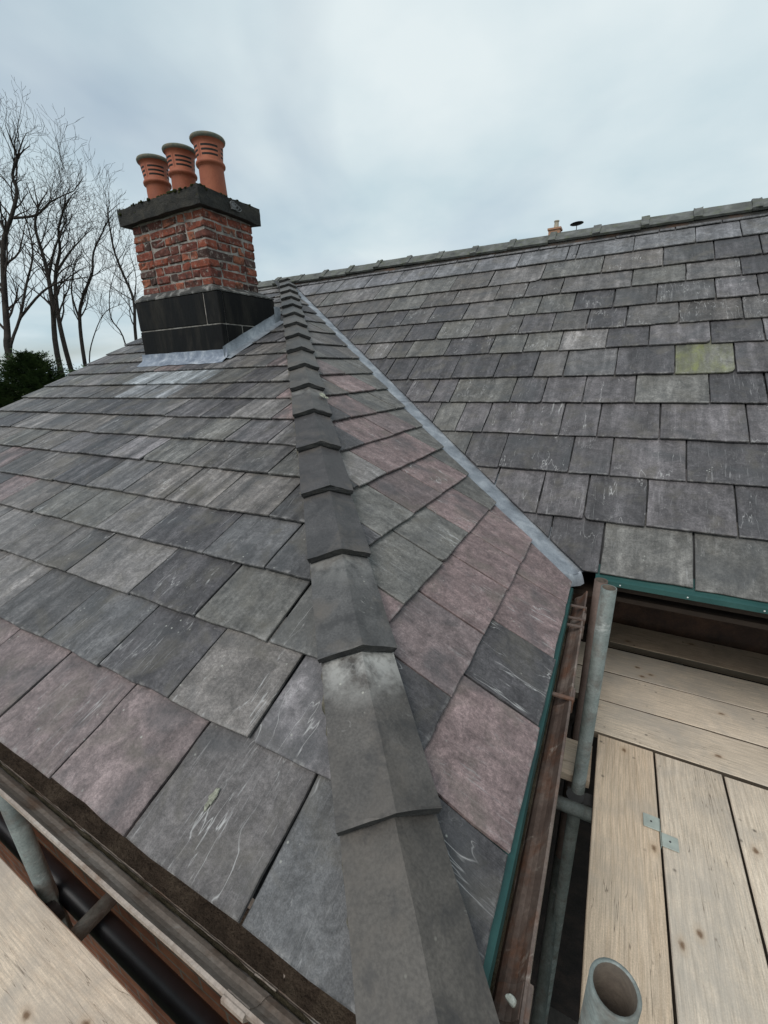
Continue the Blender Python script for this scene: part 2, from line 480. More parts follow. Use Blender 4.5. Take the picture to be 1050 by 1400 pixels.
M_SLATE = mat_slate('riven_slate')
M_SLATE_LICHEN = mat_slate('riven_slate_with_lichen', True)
M_HIP = mat_hiptile()
M_RIDGE = mat_ridgetile()
M_LEAD = mat_generic('weathered_lead', [(0.15, 0.165, 0.185), (0.25, 0.27, 0.295), (0.40, 0.42, 0.44)], 11, (0.42, 0.6), 0.35, 0.003, 0.25, 0.5)
M_LEADW = mat_generic('whitened_lead', [(0.11, 0.13, 0.17), (0.22, 0.25, 0.30), (0.46, 0.49, 0.53)], 14, (0.45, 0.65), 0.35, 0.003, 0.15, 0.5)
M_FELT = mat_generic('roofing_underlay', [(0.03, 0.03, 0.032), (0.05, 0.05, 0.05)], 12)
M_TEAL = mat_generic('teal_eaves_sheet', [(0.010, 0.046, 0.044), (0.014, 0.062, 0.057), (0.024, 0.082, 0.073)], 7, (0.4, 0.6), 0.1, 0.002, 0, 0.4, fine=0.1)
M_MORTAR = mat_generic('grey_mortar', [(0.10, 0.09, 0.078), (0.27, 0.245, 0.215), (0.46, 0.43, 0.39)], 18, bump=0.7, bdist=0.006)
M_MORTARSHADE = mat_generic('dark_mortar_and_shade', [(0.018, 0.018, 0.019), (0.035, 0.034, 0.033), (0.06, 0.056, 0.05)], 25, bump=0.7, bdist=0.006)  # dark mortar and the shadow below each hip tile in one colour
M_MOSSMORTAR = mat_generic('crumbly_bedding_mortar', [(0.07, 0.068, 0.05), (0.15, 0.135, 0.10), (0.27, 0.24, 0.19)], 40, bump=0.9, bdist=0.008)
M_BRICK = mat_brick()
M_WALL = mat_wallbrick()
M_BLACKSTONE = mat_generic('soot_blackened_stone', [(0.004, 0.004, 0.004), (0.007, 0.007, 0.007), (0.032, 0.029, 0.024)], 7, (0.55, 0.8), 0.4, 0.004, 0, 0.16, (1, 1, 0.22), fine=0.35)
M_CAP = mat_generic('mossy_dark_concrete', [(0.010, 0.010, 0.009), (0.026, 0.024, 0.020), (0.062, 0.056, 0.044)], 9, (0.75, 0.95), 0.9, 0.012, fine=0.4)
M_MOSS = mat_generic('dark_moss', [(0.018, 0.022, 0.010), (0.04, 0.045, 0.018), (0.08, 0.075, 0.03)], 30, (0.9, 1.0), 1.0, 0.01, spec=0.1, fine=0.5)
M_TERRA = mat_generic('terracotta', [(0.24, 0.068, 0.034), (0.31, 0.092, 0.046), (0.37, 0.125, 0.066)], 7, (0.6, 0.8), 0.3, 0.003, fine=0.12)
M_TERRADARK = mat_generic('sooty_flue', [(0.012, 0.010, 0.009), (0.03, 0.022, 0.018)], 9)
M_POTRIM = mat_generic('lichened_terracotta_rim', [(0.085, 0.095, 0.075), (0.15, 0.155, 0.12), (0.22, 0.16, 0.11)], 18, (0.8, 0.95), 0.6, 0.006)
M_WOOD = mat_wood('spruce_scaffold_board', (0.68, 0.575, 0.455), (0.49, 0.38, 0.275), (0.40, 0.365, 0.32))
M_WOOD2 = mat_wood('honey_scaffold_board', (0.63, 0.50, 0.37), (0.46, 0.335, 0.22), (0.42, 0.365, 0.30))
M_WOODSHADE = mat_wood('shaded_brown_board', (0.50, 0.37, 0.26), (0.33, 0.22, 0.14), (0.28, 0.22, 0.17))  # board colour darkened for the shade under the eaves
M_IRONT = mat_iron('tan_painted_cast_iron', ((0.16, 0.125, 0.10), (0.29, 0.235, 0.195), (0.42, 0.36, 0.31)), (0.16, 0.095, 0.06), (0.42, 0.40, 0.36))
M_IRONB = mat_iron('maroon_painted_cast_iron', ((0.060, 0.040, 0.033), (0.115, 0.083, 0.068), (0.185, 0.145, 0.122)))
M_SILT = mat_generic('gutter_silt', [(0.026, 0.019, 0.014), (0.052, 0.038, 0.028), (0.085, 0.066, 0.048)], 14, (0.85, 1.0), 1.0, 0.01, spec=0.1, fine=0.4)
M_GALV = mat_iron('dull_galvanised_steel', ((0.085, 0.098, 0.090), (0.150, 0.172, 0.160), (0.225, 0.245, 0.228)), (0.10, 0.085, 0.07), (0.30, 0.31, 0.29))
M_TUBEIN = mat_generic('dark_brown_tube_bore', [(0.05, 0.04, 0.032), (0.10, 0.08, 0.062), (0.15, 0.125, 0.10)], 12, (0.7, 0.9))  # bore is darker and browner than the outside
M_RUSTY = mat_generic('rust_brown_steel', [(0.075, 0.05, 0.042), (0.12, 0.085, 0.07), (0.17, 0.13, 0.11)], 8, (0.55, 0.75), 0.3, 0.002, 0.3, 0.4)
M_BLACK = mat_flat('black_paint', (0.012, 0.012, 0.014), 0.4, 0.4)
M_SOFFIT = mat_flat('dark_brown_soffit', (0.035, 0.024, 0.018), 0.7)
M_STEELDARK = mat_flat('dark_fitting_steel', (0.06, 0.06, 0.06), 0.5)
M_CLIP = mat_flat('grey_green_plated_steel', (0.36, 0.40, 0.36), 0.5, 0.5)
M_WIRE = mat_flat('grey_cable', (0.16, 0.16, 0.16), 0.5)
M_NAIL = mat_flat('pale_nail_head', (0.62, 0.64, 0.62), 0.5)
M_BARK = mat_generic('bark', [(0.018, 0.015, 0.013), (0.035, 0.029, 0.025), (0.06, 0.05, 0.042)], 3, (0.85, 0.95), 0.8, 0.02, spec=0.15)
M_TWIG = mat_flat('twig_bark', (0.045, 0.036, 0.031), 0.9, 0.1)
M_NEEDLE = mat_generic('evergreen_needles', [(0.028, 0.048, 0.020), (0.055, 0.088, 0.032), (0.095, 0.130, 0.048)], 2.5, (0.6, 0.8), 0.2, 0.01, spec=0.2)
M_GROUND = mat_generic('winter_grass', [(0.03, 0.035, 0.016), (0.05, 0.055, 0.025), (0.075, 0.065, 0.04)], 1.5, (0.9, 1.0), 0.5, 0.03, rand=False)
M_PAVE = mat_generic('yard_paving', [(0.06, 0.055, 0.05), (0.10, 0.09, 0.08)], 2, (0.8, 0.95), rand=False)
M_FARBRICK = mat_generic('far_orange_brick', [(0.34, 0.17, 0.10), (0.46, 0.26, 0.16)], 6)
M_FARROOF = mat_generic('far_slate_roof', [(0.08, 0.08, 0.085), (0.12, 0.12, 0.125)], 3)
M_BUFF = mat_flat('buff_clay', (0.40, 0.36, 0.28), 0.8)

# ------------------------------------------------------------------ ground
bm = bmesh.new()
s_ = 1200
bm.faces.new([bm.verts.new(c) for c in ((-s_, -s_, GROUND), (s_, -s_, GROUND), (s_, s_, GROUND), (-s_, s_, GROUND))])
tag(obj('ground', bm, M_GROUND), kind='structure')
bm = bmesh.new()
add_box(bm, -2.5, 9.0, -7.0, 1.5, GROUND - 0.05, GROUND + 0.02)
tag(obj('yard_paving', bm, M_PAVE), kind='structure')

# ------------------------------------------------------------------ the house
HB = Vector((2.0, -1.5, GROUND))
house = empty('slate_roofed_house', HB)
tag(house, 'slate roofed brick house with a hip, a lead valley and a three pot chimney', 'house')

XV, XE = -0.93, 7.2                      # verge of the left slope, far end of the main range
XC, YL, YM, ZE = 3.359, -3.970, -2.449, -1.800
UP_L = Vector((0, math.cos(aL), math.sin(aL))); N_L = Vector((0, -math.sin(aL), math.cos(aL)))
UP_M = Vector((0, math.cos(aM), math.sin(aM))); N_M = Vector((0, -math.sin(aM), math.cos(aM)))
UP_R = Vector((-math.cos(aR), 0, math.sin(aR))); N_R = Vector((math.sin(aR), 0, math.cos(aR)))
AX, AY = Vector((1, 0, 0)), Vector((0, 1, 0))
SINK = 0.022

def slope_sheet(name, poly, nrm, label=None):
    """the boarded and felted slope under the slates: a thin slab"""
    bm = bmesh.new()
    top = [bm.verts.new(Vector(p) - nrm * (SINK + 0.004)) for p in poly]
    bot = [bm.verts.new(Vector(p) - nrm * (SINK + 0.03)) for p in poly]
    bm.faces.new(top); bm.faces.new(bot[::-1])
    n = len(poly)
    for i in range(n):
        j = (i + 1) % n
        bm.faces.new((top[j], top[i], bot[i], bot[j]))
    o = obj(name, bm, M_FELT, house)
    if label: o['label'] = label
    return o

def pl(x, y, t): return (x, y, t * y)
slope_L = slope_sheet('roof_slope', [pl(XV, -0.02, TL), pl(XV, YL + .03, TL), (XC - .02, YL + .03, TL * (YL + .03)), (0, -0.02, -0.01)], N_L, 'long shallow slate slope beside the hip, with the chimney')
slope_R = slope_sheet('roof_slope', [(0, 0, 0), (XC - .03, YL + .035, -TR * (XC - .03)), (XC - .03, YM + .02, -TR * (XC - .03))], N_R, 'narrow slate slope with pink slates between hip and valley')
slope_M = slope_sheet('roof_slope', [(0, 0, 0), (XC, YM + .03, TM * (YM + .03)), pl(XE, YM + .03, TM), (XE, 0, 0)], N_M, 'steep grey slate slope of the main range below the ridge')
# the far side of the ridge
bm = bmesh.new()
bv = [bm.verts.new(c) for c in ((XV, 0.02, -0.02), (XE, 0.02, -0.02), (XE, 2.5, -1.85), (XV, 2.5, -1.85))]
bm.faces.new(bv)
bsl = obj('roof_slope', bm, M_FARROOF, house)

GREYS = [(0.146, 0.141, 0.135), (0.120, 0.116, 0.112), (0.166, 0.160, 0.153), (0.134, 0.126, 0.117), (0.146, 0.140, 0.142), (0.114, 0.113, 0.112)]
def grey(): c = random.choice(GREYS); k = random.uniform(0.62, 1.12); return (c[0] * k * 1.03, c[1] * k * 0.985, c[2] * k * 0.985)
def tone(c, lo=.9, hi=1.1):
    def f():
        k = random.uniform(lo, hi)
        return tuple(x * k for x in c)
    return f
TONE = {
    'g': grey,
    'd': tone((0.068, 0.063, 0.065)),
    'p': tone((0.198, 0.144, 0.139), .93, 1.07),
    'm': tone((0.158, 0.122, 0.119), .93, 1.07),
    'n': tone((0.128, 0.122, 0.112)),
    'b': tone((0.100, 0.097, 0.098), .93, 1.07),
}

def clip(poly, a, b, keep):
    """clip a 2-D polygon by the line a->b; keep = +1 left side, -1 right side"""
    out_ = []
    dx, dy = b[0] - a[0], b[1] - a[1]
    def side(p): return keep * (dx * (p[1] - a[1]) - dy * (p[0] - a[0]))
    for i, p in enumerate(poly):
        q_ = poly[(i + 1) % len(poly)]
        sp, sq = side(p), side(q_)
        if sp >= 0: out_.append(p)
        if (sp >= 0) != (sq >= 0):
            t = sp / (sp - sq)
            out_.append((p[0] + t * (q_[0] - p[0]), p[1] + t * (q_[1] - p[1])))
    return out_

def area(poly): return 0.5 * abs(sum(p[0] * q_[1] - q_[0] * p[1] for p, q_ in zip(poly, poly[1:] + poly[:1])))

def slate(parent, org, U, V, N, poly, v_tail, g, col, mat=None, alpha=1.0):
    """one slate: outline poly in slope coords (u, v), tail at v_tail, exposed gauge g"""
    # roughen the outline
    pts = []
    n = len(poly)
    for i, p in enumerate(poly):
        q_ = poly[(i + 1) % n]
        L = math.hypot(q_[0] - p[0], q_[1] - p[1])
        if L < 0.004: continue
        k = max(1, int(L / 0.06))
        tail = abs(p[1] - v_tail) < 0.012 and abs(q_[1] - v_tail) < 0.012
        amp = 0.0017 if tail else 0.0011
        nx, ny = (q_[1] - p[1]) / L, -(q_[0] - p[0]) / L
        for j in range(k):
            t = j / k
            a = 0 if j == 0 else random.gauss(0, amp)
            pts.append((p[0] + t * (q_[0] - p[0]) + nx * a, p[1] + t * (q_[1] - p[1]) + ny * a))
    cu = sum(p[0] for p in poly) / n
    th = random.uniform(0.0065, 0.0090)
    lift = random.uniform(0.0175, 0.0215)
    ln = g + 0.085
    tilt = math.atan2(lift, ln)
    o = org + U * cu + V * v_tail + N * (lift - SINK)
    Vt = (V * math.cos(tilt) - N * math.sin(tilt)).normalized()
    Nt = (N * math.cos(tilt) + V * math.sin(tilt)).normalized()
    roll = random.gauss(0, 0.0035)
    Ut = (U * math.cos(roll) + Nt * math.sin(roll)).normalized()
    Nt = Ut.cross(Vt)
    bm = bmesh.new()
    loc = [(p[0] - cu, p[1] - v_tail) for p in pts]
    bv = 0.0016
    cx = sum(p[0] for p in loc) / len(loc); cy = sum(p[1] for p in loc) / len(loc)
    def inset(p):
        d = math.hypot(p[0] - cx, p[1] - cy) or 1
        return (p[0] - (p[0] - cx) / d * bv * 1.6, p[1] - (p[1] - cy) / d * bv * 1.6)
    top = [bm.verts.new((*inset(p), th)) for p in loc]
    mid = [bm.verts.new((p[0], p[1], th - bv)) for p in loc]
    bot = [bm.verts.new((p[0], p[1], 0)) for p in loc]
    bm.faces.new(top)
    m = len(loc)
    for i in range(m):
        j = (i + 1) % m
        bm.faces.new((mid[i], mid[j], top[j], top[i]))
        bm.faces.new((bot[i], bot[j], mid[j], mid[i]))
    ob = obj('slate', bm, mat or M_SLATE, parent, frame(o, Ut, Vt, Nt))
    ob.color = (*col, alpha)
    return ob

def fill_joints(js, u0, u1, lo=0.25, hi=0.34, below=None):
    """keep measured joints, subdivide long stretches"""
    js = [u0] + [j for j in js if u0 + 0.05 < j < u1 - 0.05] + [u1]
    res = [js[0]]
    for a, b in zip(js, js[1:]):
        L = b - a
        if L > 0.46:
            k = max(2, round(L / random.uniform(lo, hi)))
            ws = [random.uniform(0.82, 1.18) for _ in range(k)]
            s = sum(ws); x = a
            for w in ws[:-1]:
                x += L * w / s
                if below and min(abs(x - j) for j in below) < 0.05: x += 0.07
                res.append(x)
        res.append(b)
    return res

def lay(parent, org, U, V, N, vs, rows_j, u_range, cuts, tones, alphas, skip=None):
    below = None
    for k, v0 in enumerate(vs[:-1]):
        g = vs[k + 1] - v0
        u0, u1 = u_range(v0, k)
        js = fill_joints(rows_j[k] if k < len(rows_j) else [], u0, u1, below=below)
        below = js
        for i, (a, b) in enumerate(zip(js, js[1:])):
            gap = random.uniform(0.0020, 0.0044)
            dv = random.gauss(0, 0.0014)
            sk = random.gauss(0, 0.0014)
            vt, vh = v0 + dv, v0 + g + 0.085
            tl = [(a + gap, vt - sk)]
            tr_ = [(b - gap, vt + sk)]
            r = random.random()
            c1 = random.uniform(0.012, 0.035) if r < 0.05 else 0
            c2 = random.uniform(0.012, 0.035) if r > 0.95 else 0
            if c1: tl = [(a + gap, vt - sk + c1), (a + gap + c1 * 0.35, vt - sk + c1 * 0.3), (a + gap + c1, vt - sk)]
            if c2: tr_ = [(b - gap - c2, vt + sk), (b - gap - c2 * 0.3, vt + sk + c2 * 0.35), (b - gap, vt + sk + c2)]
            poly = tl + tr_ + [(b - gap, vh), (a + gap, vh)]
            for (pa, pb, kp) in cuts:
                poly = clip(poly, pa, pb, kp)
                if len(poly) < 3: break
            if len(poly) < 3 or area(poly) < 0.0012: continue
            if skip and skip(poly): continue
            t = tones(k, i, len(js) - 1, (a + b) / 2)
            mat = None
            if t == 'y': t = 'n'; mat = M_SLATE_LICHEN
            slate(parent, org, U, V, N, poly, v0, g, TONE[t]() if isinstance(t, str) else t, mat, alphas(k) * random.uniform(.8, 1.2))

O0 = Vector((0, 0, 0))
cL, cM, cR = math.cos(aL), math.cos(aM), math.cos(aR)

def off_line(a, b, d):
    """line a->b shifted d to its left"""
    L = math.hypot(b[0] - a[0], b[1] - a[1])
    nx, ny = -(b[1] - a[1]) / L * d, (b[0] - a[0]) / L * d
    return (a[0] + nx, a[1] + ny), (b[0] + nx, b[1] + ny)

# --- left slope: measured course lines (y) and joints (x), eave first
LY = [-3.970, -3.763, -3.574, -3.387, -3.200, -2.995, -2.812, -2.625, -2.434, -2.254, -2.056, -1.868, -1.674, -1.474, -1.28, -1.09, -0.90, -0.71, -0.52, -0.34, -0.17, 0.0]
LJ = [[1.58, 1.87, 2.15, 2.45, 2.72, 3.01], [1.46, 1.70, 2.01, 2.30, 2.58, 2.84], [1.00, 1.32, 1.58, 1.80, 2.16, 2.46, 2.73], [0.86, 1.17, 1.43, 1.68, 1.96, 2.29, 2.56],
      [0.40, 0.70, 1.00, 1.30, 1.58, 1.86, 2.11, 2.42], [-0.09, 0.26, 0.59, 0.87, 1.14, 1.42, 1.71, 1.96, 2.24], [-0.29, 0.05, 0.38, 0.69, 1.03, 1.22, 1.56, 1.81, 2.08],
      [-0.45, -0.15, 0.20, 0.54, 0.85, 1.15, 1.44, 1.66, 1.95], [-0.62, -0.32, 0.04, 0.35, 0.64, 0.92, 1.32, 1.53, 1.82], [-0.44, -0.09, 1.05, 1.35]]
hipL = ((0.0, 0.0), (XC, YL / cL))
hl = off_line(*hipL, -0.012)
def tone_L(k, i, n, u):
    if k == 0:
        return (0.092, 0.091, 0.092) if u > 2.99 else (0.112, 0.101, 0.098) if u > 2.71 else (0.166, 0.129, 0.125) if u > 1.85 else 'm'
    if k == 1:
        return 'b' if 2.0 < u < 2.3 else 'd' if 2.3 < u < 2.58 else 'g'
    if k == 2:
        return 'n' if u > 2.46 else 'd' if 2.16 < u < 2.46 else 'g'
    if k == 3 and u > 2.29: return 'b'
    if k in (7, 8) and u > 1.94: return 'p'
    if k == 9 and 0.05 < u < 1.1: return (0.27, 0.285, 0.295)
    if k == 8 and 0.3 < u < 1.0: return (0.175, 0.178, 0.185)
    r = random.random()
    return 'd' if r < 0.12 else 'm' if r < 0.17 else 'n' if r < 0.36 else 'g'
CH = (0.0, 0.91, -1.90, -1.325)           # chimney footprint
def skip_L(poly):
    return all(CH[0] + .02 < p[0] < CH[1] - .02 and CH[2] + .02 < p[1] * cL < CH[3] - .02 for p in poly)
lay(slope_L, O0, AX, UP_L, N_L, [y / cL for y in LY], LJ, lambda v, k: (XV + random.gauss(0, 0.006), XC * (v * cL / YL) + 0.04), [(hl[0], hl[1], -1 if False else (-1))], tone_L, lambda k: 0.28 if k < 1 else 0.48 if k < 4 else 0.8, skip=skip_L)

# --- main slope
MY = [-2.449, -2.238, -2.022, -1.817, -1.611, -1.424, -1.218, -1.051, -0.868, -0.681, -0.503, -0.299, -0.109, 0.0]
MJ = [[3.45, 3.77, 4.10], [3.16, 3.36, 3.60, 3.91, 4.25], [2.92, 3.26, 3.44, 3.74, 4.12], [2.61, 2.77, 3.18, 3.36, 3.63, 3.97], [2.36, 2.50, 2.87, 3.05, 3.26, 3.51, 3.83, 4.05], [2.12, 2.44, 2.72, 2.96, 3.13, 3.40, 3.68, 3.94],
      [1.85, 2.01, 2.31, 2.63, 2.85, 3.07, 3.33, 3.55, 3.84, 4.07], [1.60, 1.92, 2.18, 2.43, 2.78, 2.99, 3.20, 3.42, 3.69, 3.99], [1.35, 1.50, 1.80, 2.04, 2.32, 2.66, 2.86, 3.09, 3.33, 3.57, 3.87, 4.07], [1.13, 1.58, 1.90, 2.17, 2.51, 2.98, 3.42, 3.72, 4.0],
      [0.75, 0.92, 1.36, 1.70, 2.09, 2.41, 2.81, 3.22, 3.59, 3.87, 4.11], [0.82, 1.15, 1.49, 1.85, 2.21, 2.58, 2.95, 3.02, 3.40, 3.77, 4.02], [0.6, 0.95, 1.32, 1.70, 2.01, 2.35, 2.71, 2.85, 3.27, 3.55, 3.65, 3.92]]
valM = ((0.0, 0.0), (XC, YM / cM))
vm = off_line(*valM, 0.022)
def tone_M(k, i, n, u):
    if k == 5 and 3.68 < u < 3.94: return 'y'
    if k == 4 and 3.83 < u < 4.05: return 'd'
    if k == 6 and (3.33 < u < 3.55 or 3.84 < u < 4.07): return 'd'
    if k == 0: return 'n' if u > 3.4 else 'd'
    if k == 5: return 'd' if u < 3.68 and random.random() < .6 else 'g'
    if k >= 11: return random.choice([(0.168, 0.165, 0.172), (0.15, 0.148, 0.152)])
    r = random.random()
    if k <= 5: return 'd' if r < 0.28 else 'n' if r < 0.40 else (0.108, 0.098, 0.100)
    return 'd' if r < 0.14 else 'n' if r < 0.42 else 'g'
lay(slope_M, O0, AX, UP_M, N_M, [y / cM for y in MY], MJ, lambda v, k: (max(0.0, XC * ((v * cM + 0.25) / YM) - 0.03), XE), [(vm[0], vm[1], 1)], tone_M, lambda k: 0.5)

# --- narrow slope: course lines are x, joints are y
RX = [3.359, 3.178, 2.983, 2.804, 2.610, 2.429, 2.249, 2.051, 1.859, 1.659, 1.465, 1.255, 1.05, 0.85, 0.65, 0.45, 0.26, 0.08]
RJ = [[-3.68, -3.37, -3.09, -2.75], [-3.47, -3.20, -2.91], [-3.31, -3.01, -2.72, -2.40], [-3.10, -2.84, -2.55, -2.19], [-2.91, -2.68, -2.42, -2.11], [-2.55, -2.26, -1.97], [-2.37, -2.10, -1.86], [-2.07, -1.74], [-2.05, -1.80, -1.52]]
hipR = ((0.0, 0.0), (YL, -XC / cR))
valR = ((0.0, 0.0), (YM, -XC / cR))
hr = off_line(*hipR, -0.012)
RT = ['dpdppp', 'dmppp', 'pnnpn', 'dnmpn', 'dgppn', 'dpmn', 'dpnn', 'gpn', 'gmn']
def tone_R(k, i, n, u):
    if k < len(RT): return RT[k][min(i, len(RT[k]) - 1)]
    return random.choice('gnggd')
def rng_R(v, k):
    x = -v * cR
    xh = RX[k + 1]
    return (-x / XC * -YL - 0.02, -xh / XC * -YM + 0.02)
va, vb_ = (-0.034, 0.0), (YM - 0.122, -XC / cR)
lay(slope_R, O0, AY, UP_R, N_R, [-x / cR for x in RX], RJ, rng_R, [(hr[0], hr[1], 1), (va, vb_, -1)], tone_R, lambda k: 0.3)

# ------------------------------------------------------------------ lead valley
VD = Vector((XC, YM, -TR * XC))
Vlen = VD.length; Vt = VD / Vlen
wR_ = (UP_R - Vt * UP_R.dot(Vt)).normalized(); wR_ = wR_ if wR_.dot(AY) < 0 else -wR_
wM_ = (UP_M - Vt * UP_M.dot(Vt)).normalized(); wM_ = wM_ if wM_.dot(AX) > 0 else -wM_
wR_ = (Vt.cross(N_R)).normalized(); wR_ = wR_ if wR_.y < 0 else -wR_
wM_ = (Vt.cross(N_M)).normalized(); wM_ = wM_ if wM_.x > 0 else -wM_
def lead_piece(s0, s1, raise_):
    bm = bmesh.new()
    def sect(s):
        c = Vt * s
        res = []
        for d, h in ((0.22, -0.0245), (0.17, -0.0235), (0.135, -0.022), (0.10, -0.019), (0.06, -0.011), (0.025, -0.003)):
            w = d * (0.55 + 0.45 * min(1, s / 1.2))
            res.append(c + wR_ * w + N_R * (h + raise_ + 0.0012 * noise.noise(Vector((s * 4, d * 20, 3)))))
        for d, h in ((0.0, 0.0), (0.02, -0.012), (0.05, -0.022), (0.10, -0.0245), (0.14, -0.0245)):
            nn = (N_R + N_M).normalized() if d == 0 else N_M
            res.append(c + wM_ * d + nn * (h + raise_ + 0.0012 * noise.noise(Vector((s * 4, d * 20 + 9, 3)))))
        return res
    k = max(2, int((s1 - s0) / 0.05))
    sweep(bm, sect, [s0 + (s1 - s0) * i / k for i in range(k + 1)])
    return obj('lead_sheet', bm, M_LEAD, valley, smooth=True)
bm = bmesh.new()
def sect0(s):
    c = Vt * s
    return [c + wR_ * 0.2 - N_R * 0.03, c + N_R * -0.022, c + wM_ * 0.12 - N_M * 0.03]
sweep(bm, sect0, [0.05, Vlen - 0.03])
valley = obj('valley_gutter', bm, M_FELT, house)
for s0, s1, rz_ in ((0.14, 1.52, 0.003), (1.48, 2.98, 0.0015), (2.94, Vlen + 0.02, 0.0)):
    lead_piece(s0, s1, rz_)
# dressed lead end at the foot of the valley, curling into the gutters
bm = bmesh.new()
base = Vt * (Vlen + 0.015)
rows = []
for j in range(7):
    t = j / 6
    dropz = -0.035 * t * t
    f = Vt * (0.028 * t)
    rows.append([bm.verts.new(base + f + Vector((0, 0, dropz)) + (wR_ * w if w > 0 else wM_ * -w) + N_R * -0.004) for w in (0.10, 0.07, 0.035, 0.0, -0.01, -0.02)])
for a, b in zip(rows, rows[1:]):
    for i in range(5): bm.faces.new((a[i], a[i + 1], b[i + 1], b[i]))
obj('lead_sheet', bm, M_LEAD, valley, smooth=True)

# ------------------------------------------------------------------ hip tiles
HD = Vector((XC, YL, ZE)); Hlen = HD.length; Ht = HD / Hlen          # runs downhill
hwL = Ht.cross(N_L).normalized(); hwL = hwL if hwL.x < 0 else -hwL   # away from the hip on the left slope
hwR = Ht.cross(N_R).normalized(); hwR = hwR if hwR.x > 0 else -hwR
HN = (N_L + N_R).normalized()
def angular_tile(name, parent, org, T, wA, wB, nA, nB, length, lo, hi, wing, th, mat, crest=0.012, collar=0.0, colr=None, tipcut=0.0, bend=0.0, stain=0.0):
    """V-shaped ridge tile; T points downhill, lo/hi = lift of its lower and upper end; local z runs along T"""
    bm = bmesh.new()
    wgA, wgB = wing if isinstance(wing, tuple) else (wing, wing)
    nn = (nA + nB).normalized()
    def sect(t):
        lift = hi + (lo - hi) * (t / length)
        s = T * t
        ex = tipcut * max(0, (t - length * 0.8) / (length * 0.2)) if tipcut else 0
        out_, inn = [], []
        ks = (1.0, 0.66, 0.33, 0.08)
        for k in ks: out_.append(s + wA * (wgA * k) + nA * (lift + th + bend * (1 - k)) - T * (ex * k))
        out_.append(s + nn * (lift + th + crest))
        for k in ks[::-1]: out_.append(s + wB * (wgB * k) + nB * (lift + th + bend * (1 - k)) - T * (ex * k))
        for k in (1.0, 0.5): inn.append(s + wB * (wgB * k) + nB * lift - T * (ex * k))
        inn.append(s + nn * (lift - 0.002))
        for k in (0.5, 1.0): inn.append(s + wA * (wgA * k) + nA * lift - T * (ex * k))
        jit = 0.0011 if t == length else 0.0005
        return [p + Vector((random.gauss(0, jit), random.gauss(0, jit), random.gauss(0, jit))) for p in out_ + inn]
    k = 6
    ts = [length * i / k for i in range(k + 1)]
    ts = [0.0, 0.006] + ts[1:-1] + [length - 0.006, length]
    rows = sweep(bm, sect, ts, close=True)
    if isinstance(mat, list):
        for f in bm.faces:
            if all(v in rows[-1] for v in f.verts): f.material_index = 1  # lower end face blackened for mortar and the shadow there
    if collar:
        def sect2(t):
            lift = lo + th
            s = T * t
            pr = []
            for k_ in (1.02, 0.5, 0.12): pr.append(s + wA * (wgA * k_) + nA * (lift + collar))
            pr.append(s + nn * (lift + collar + crest * 1.2))
            for k_ in (0.12, 0.5, 1.02): pr.append(s + wB * (wgB * k_) + nB * (lift + collar))
            for k_ in (1.02, 0.12): pr.append(s + wB * (wgB * k_) + nB * (lift - 0.006))
            for k_ in (0.12, 1.02): pr.append(s + wA * (wgA * k_) + nA * (lift - 0.006))
            return [p + Vector([random.gauss(0, 0.002) for _ in range(3)]) for p in pr]
        sweep(bm, sect2, [length - 0.052, length - 0.040, length - 0.008, length + 0.002], close=True)
    bmesh.ops.recalc_face_normals(bm, faces=bm.faces[:])
    o = obj(name, bm, mat, parent, Matrix.Translation(org))
    if colr: o.color = (*colr, 1.0 - stain)
    return o

hip_s = [5.23 - 0.3205 * k for k in range(17)]
HIP_LIFT = 0.004
HOFF = Vector((-0.752, -0.657, 0.047)) * 0.011
tile_cols = [(0.074, 0.066, 0.058), (0.074, 0.067, 0.061), (0.078, 0.075, 0.073), (0.060, 0.057, 0.057), (0.055, 0.051, 0.051), (0.052, 0.048, 0.048), (0.068, 0.064, 0.061)]
for k in range(len(hip_s) + 1):
    s1 = Hlen + 0.03 if k == 0 else hip_s[k - 1]
    s0 = (hip_s[k] if k < len(hip_s) else 0.02) - 0.03
    if k == len(hip_s): s0 = 0.0
    if s1 - s0 < 0.06: continue
    c = tile_cols[k] if k < len(tile_cols) else tone((0.076, 0.072, 0.067), .8, 1.25)()
    angular_tile('hip_tile', house, Ht * s0 + HOFF, Ht, hwL, hwR, N_L, N_R, s1 - s0, 0.031 + HIP_LIFT, 0.006 + HIP_LIFT, (0.085, 0.071), 0.016, [M_HIP, M_MORTARSHADE], 0.0030, colr=c, tipcut=0.05 if k == 0 else 0, stain=0.9 if k == 1 else 0.35 if k in (2, 6) else 0.0)
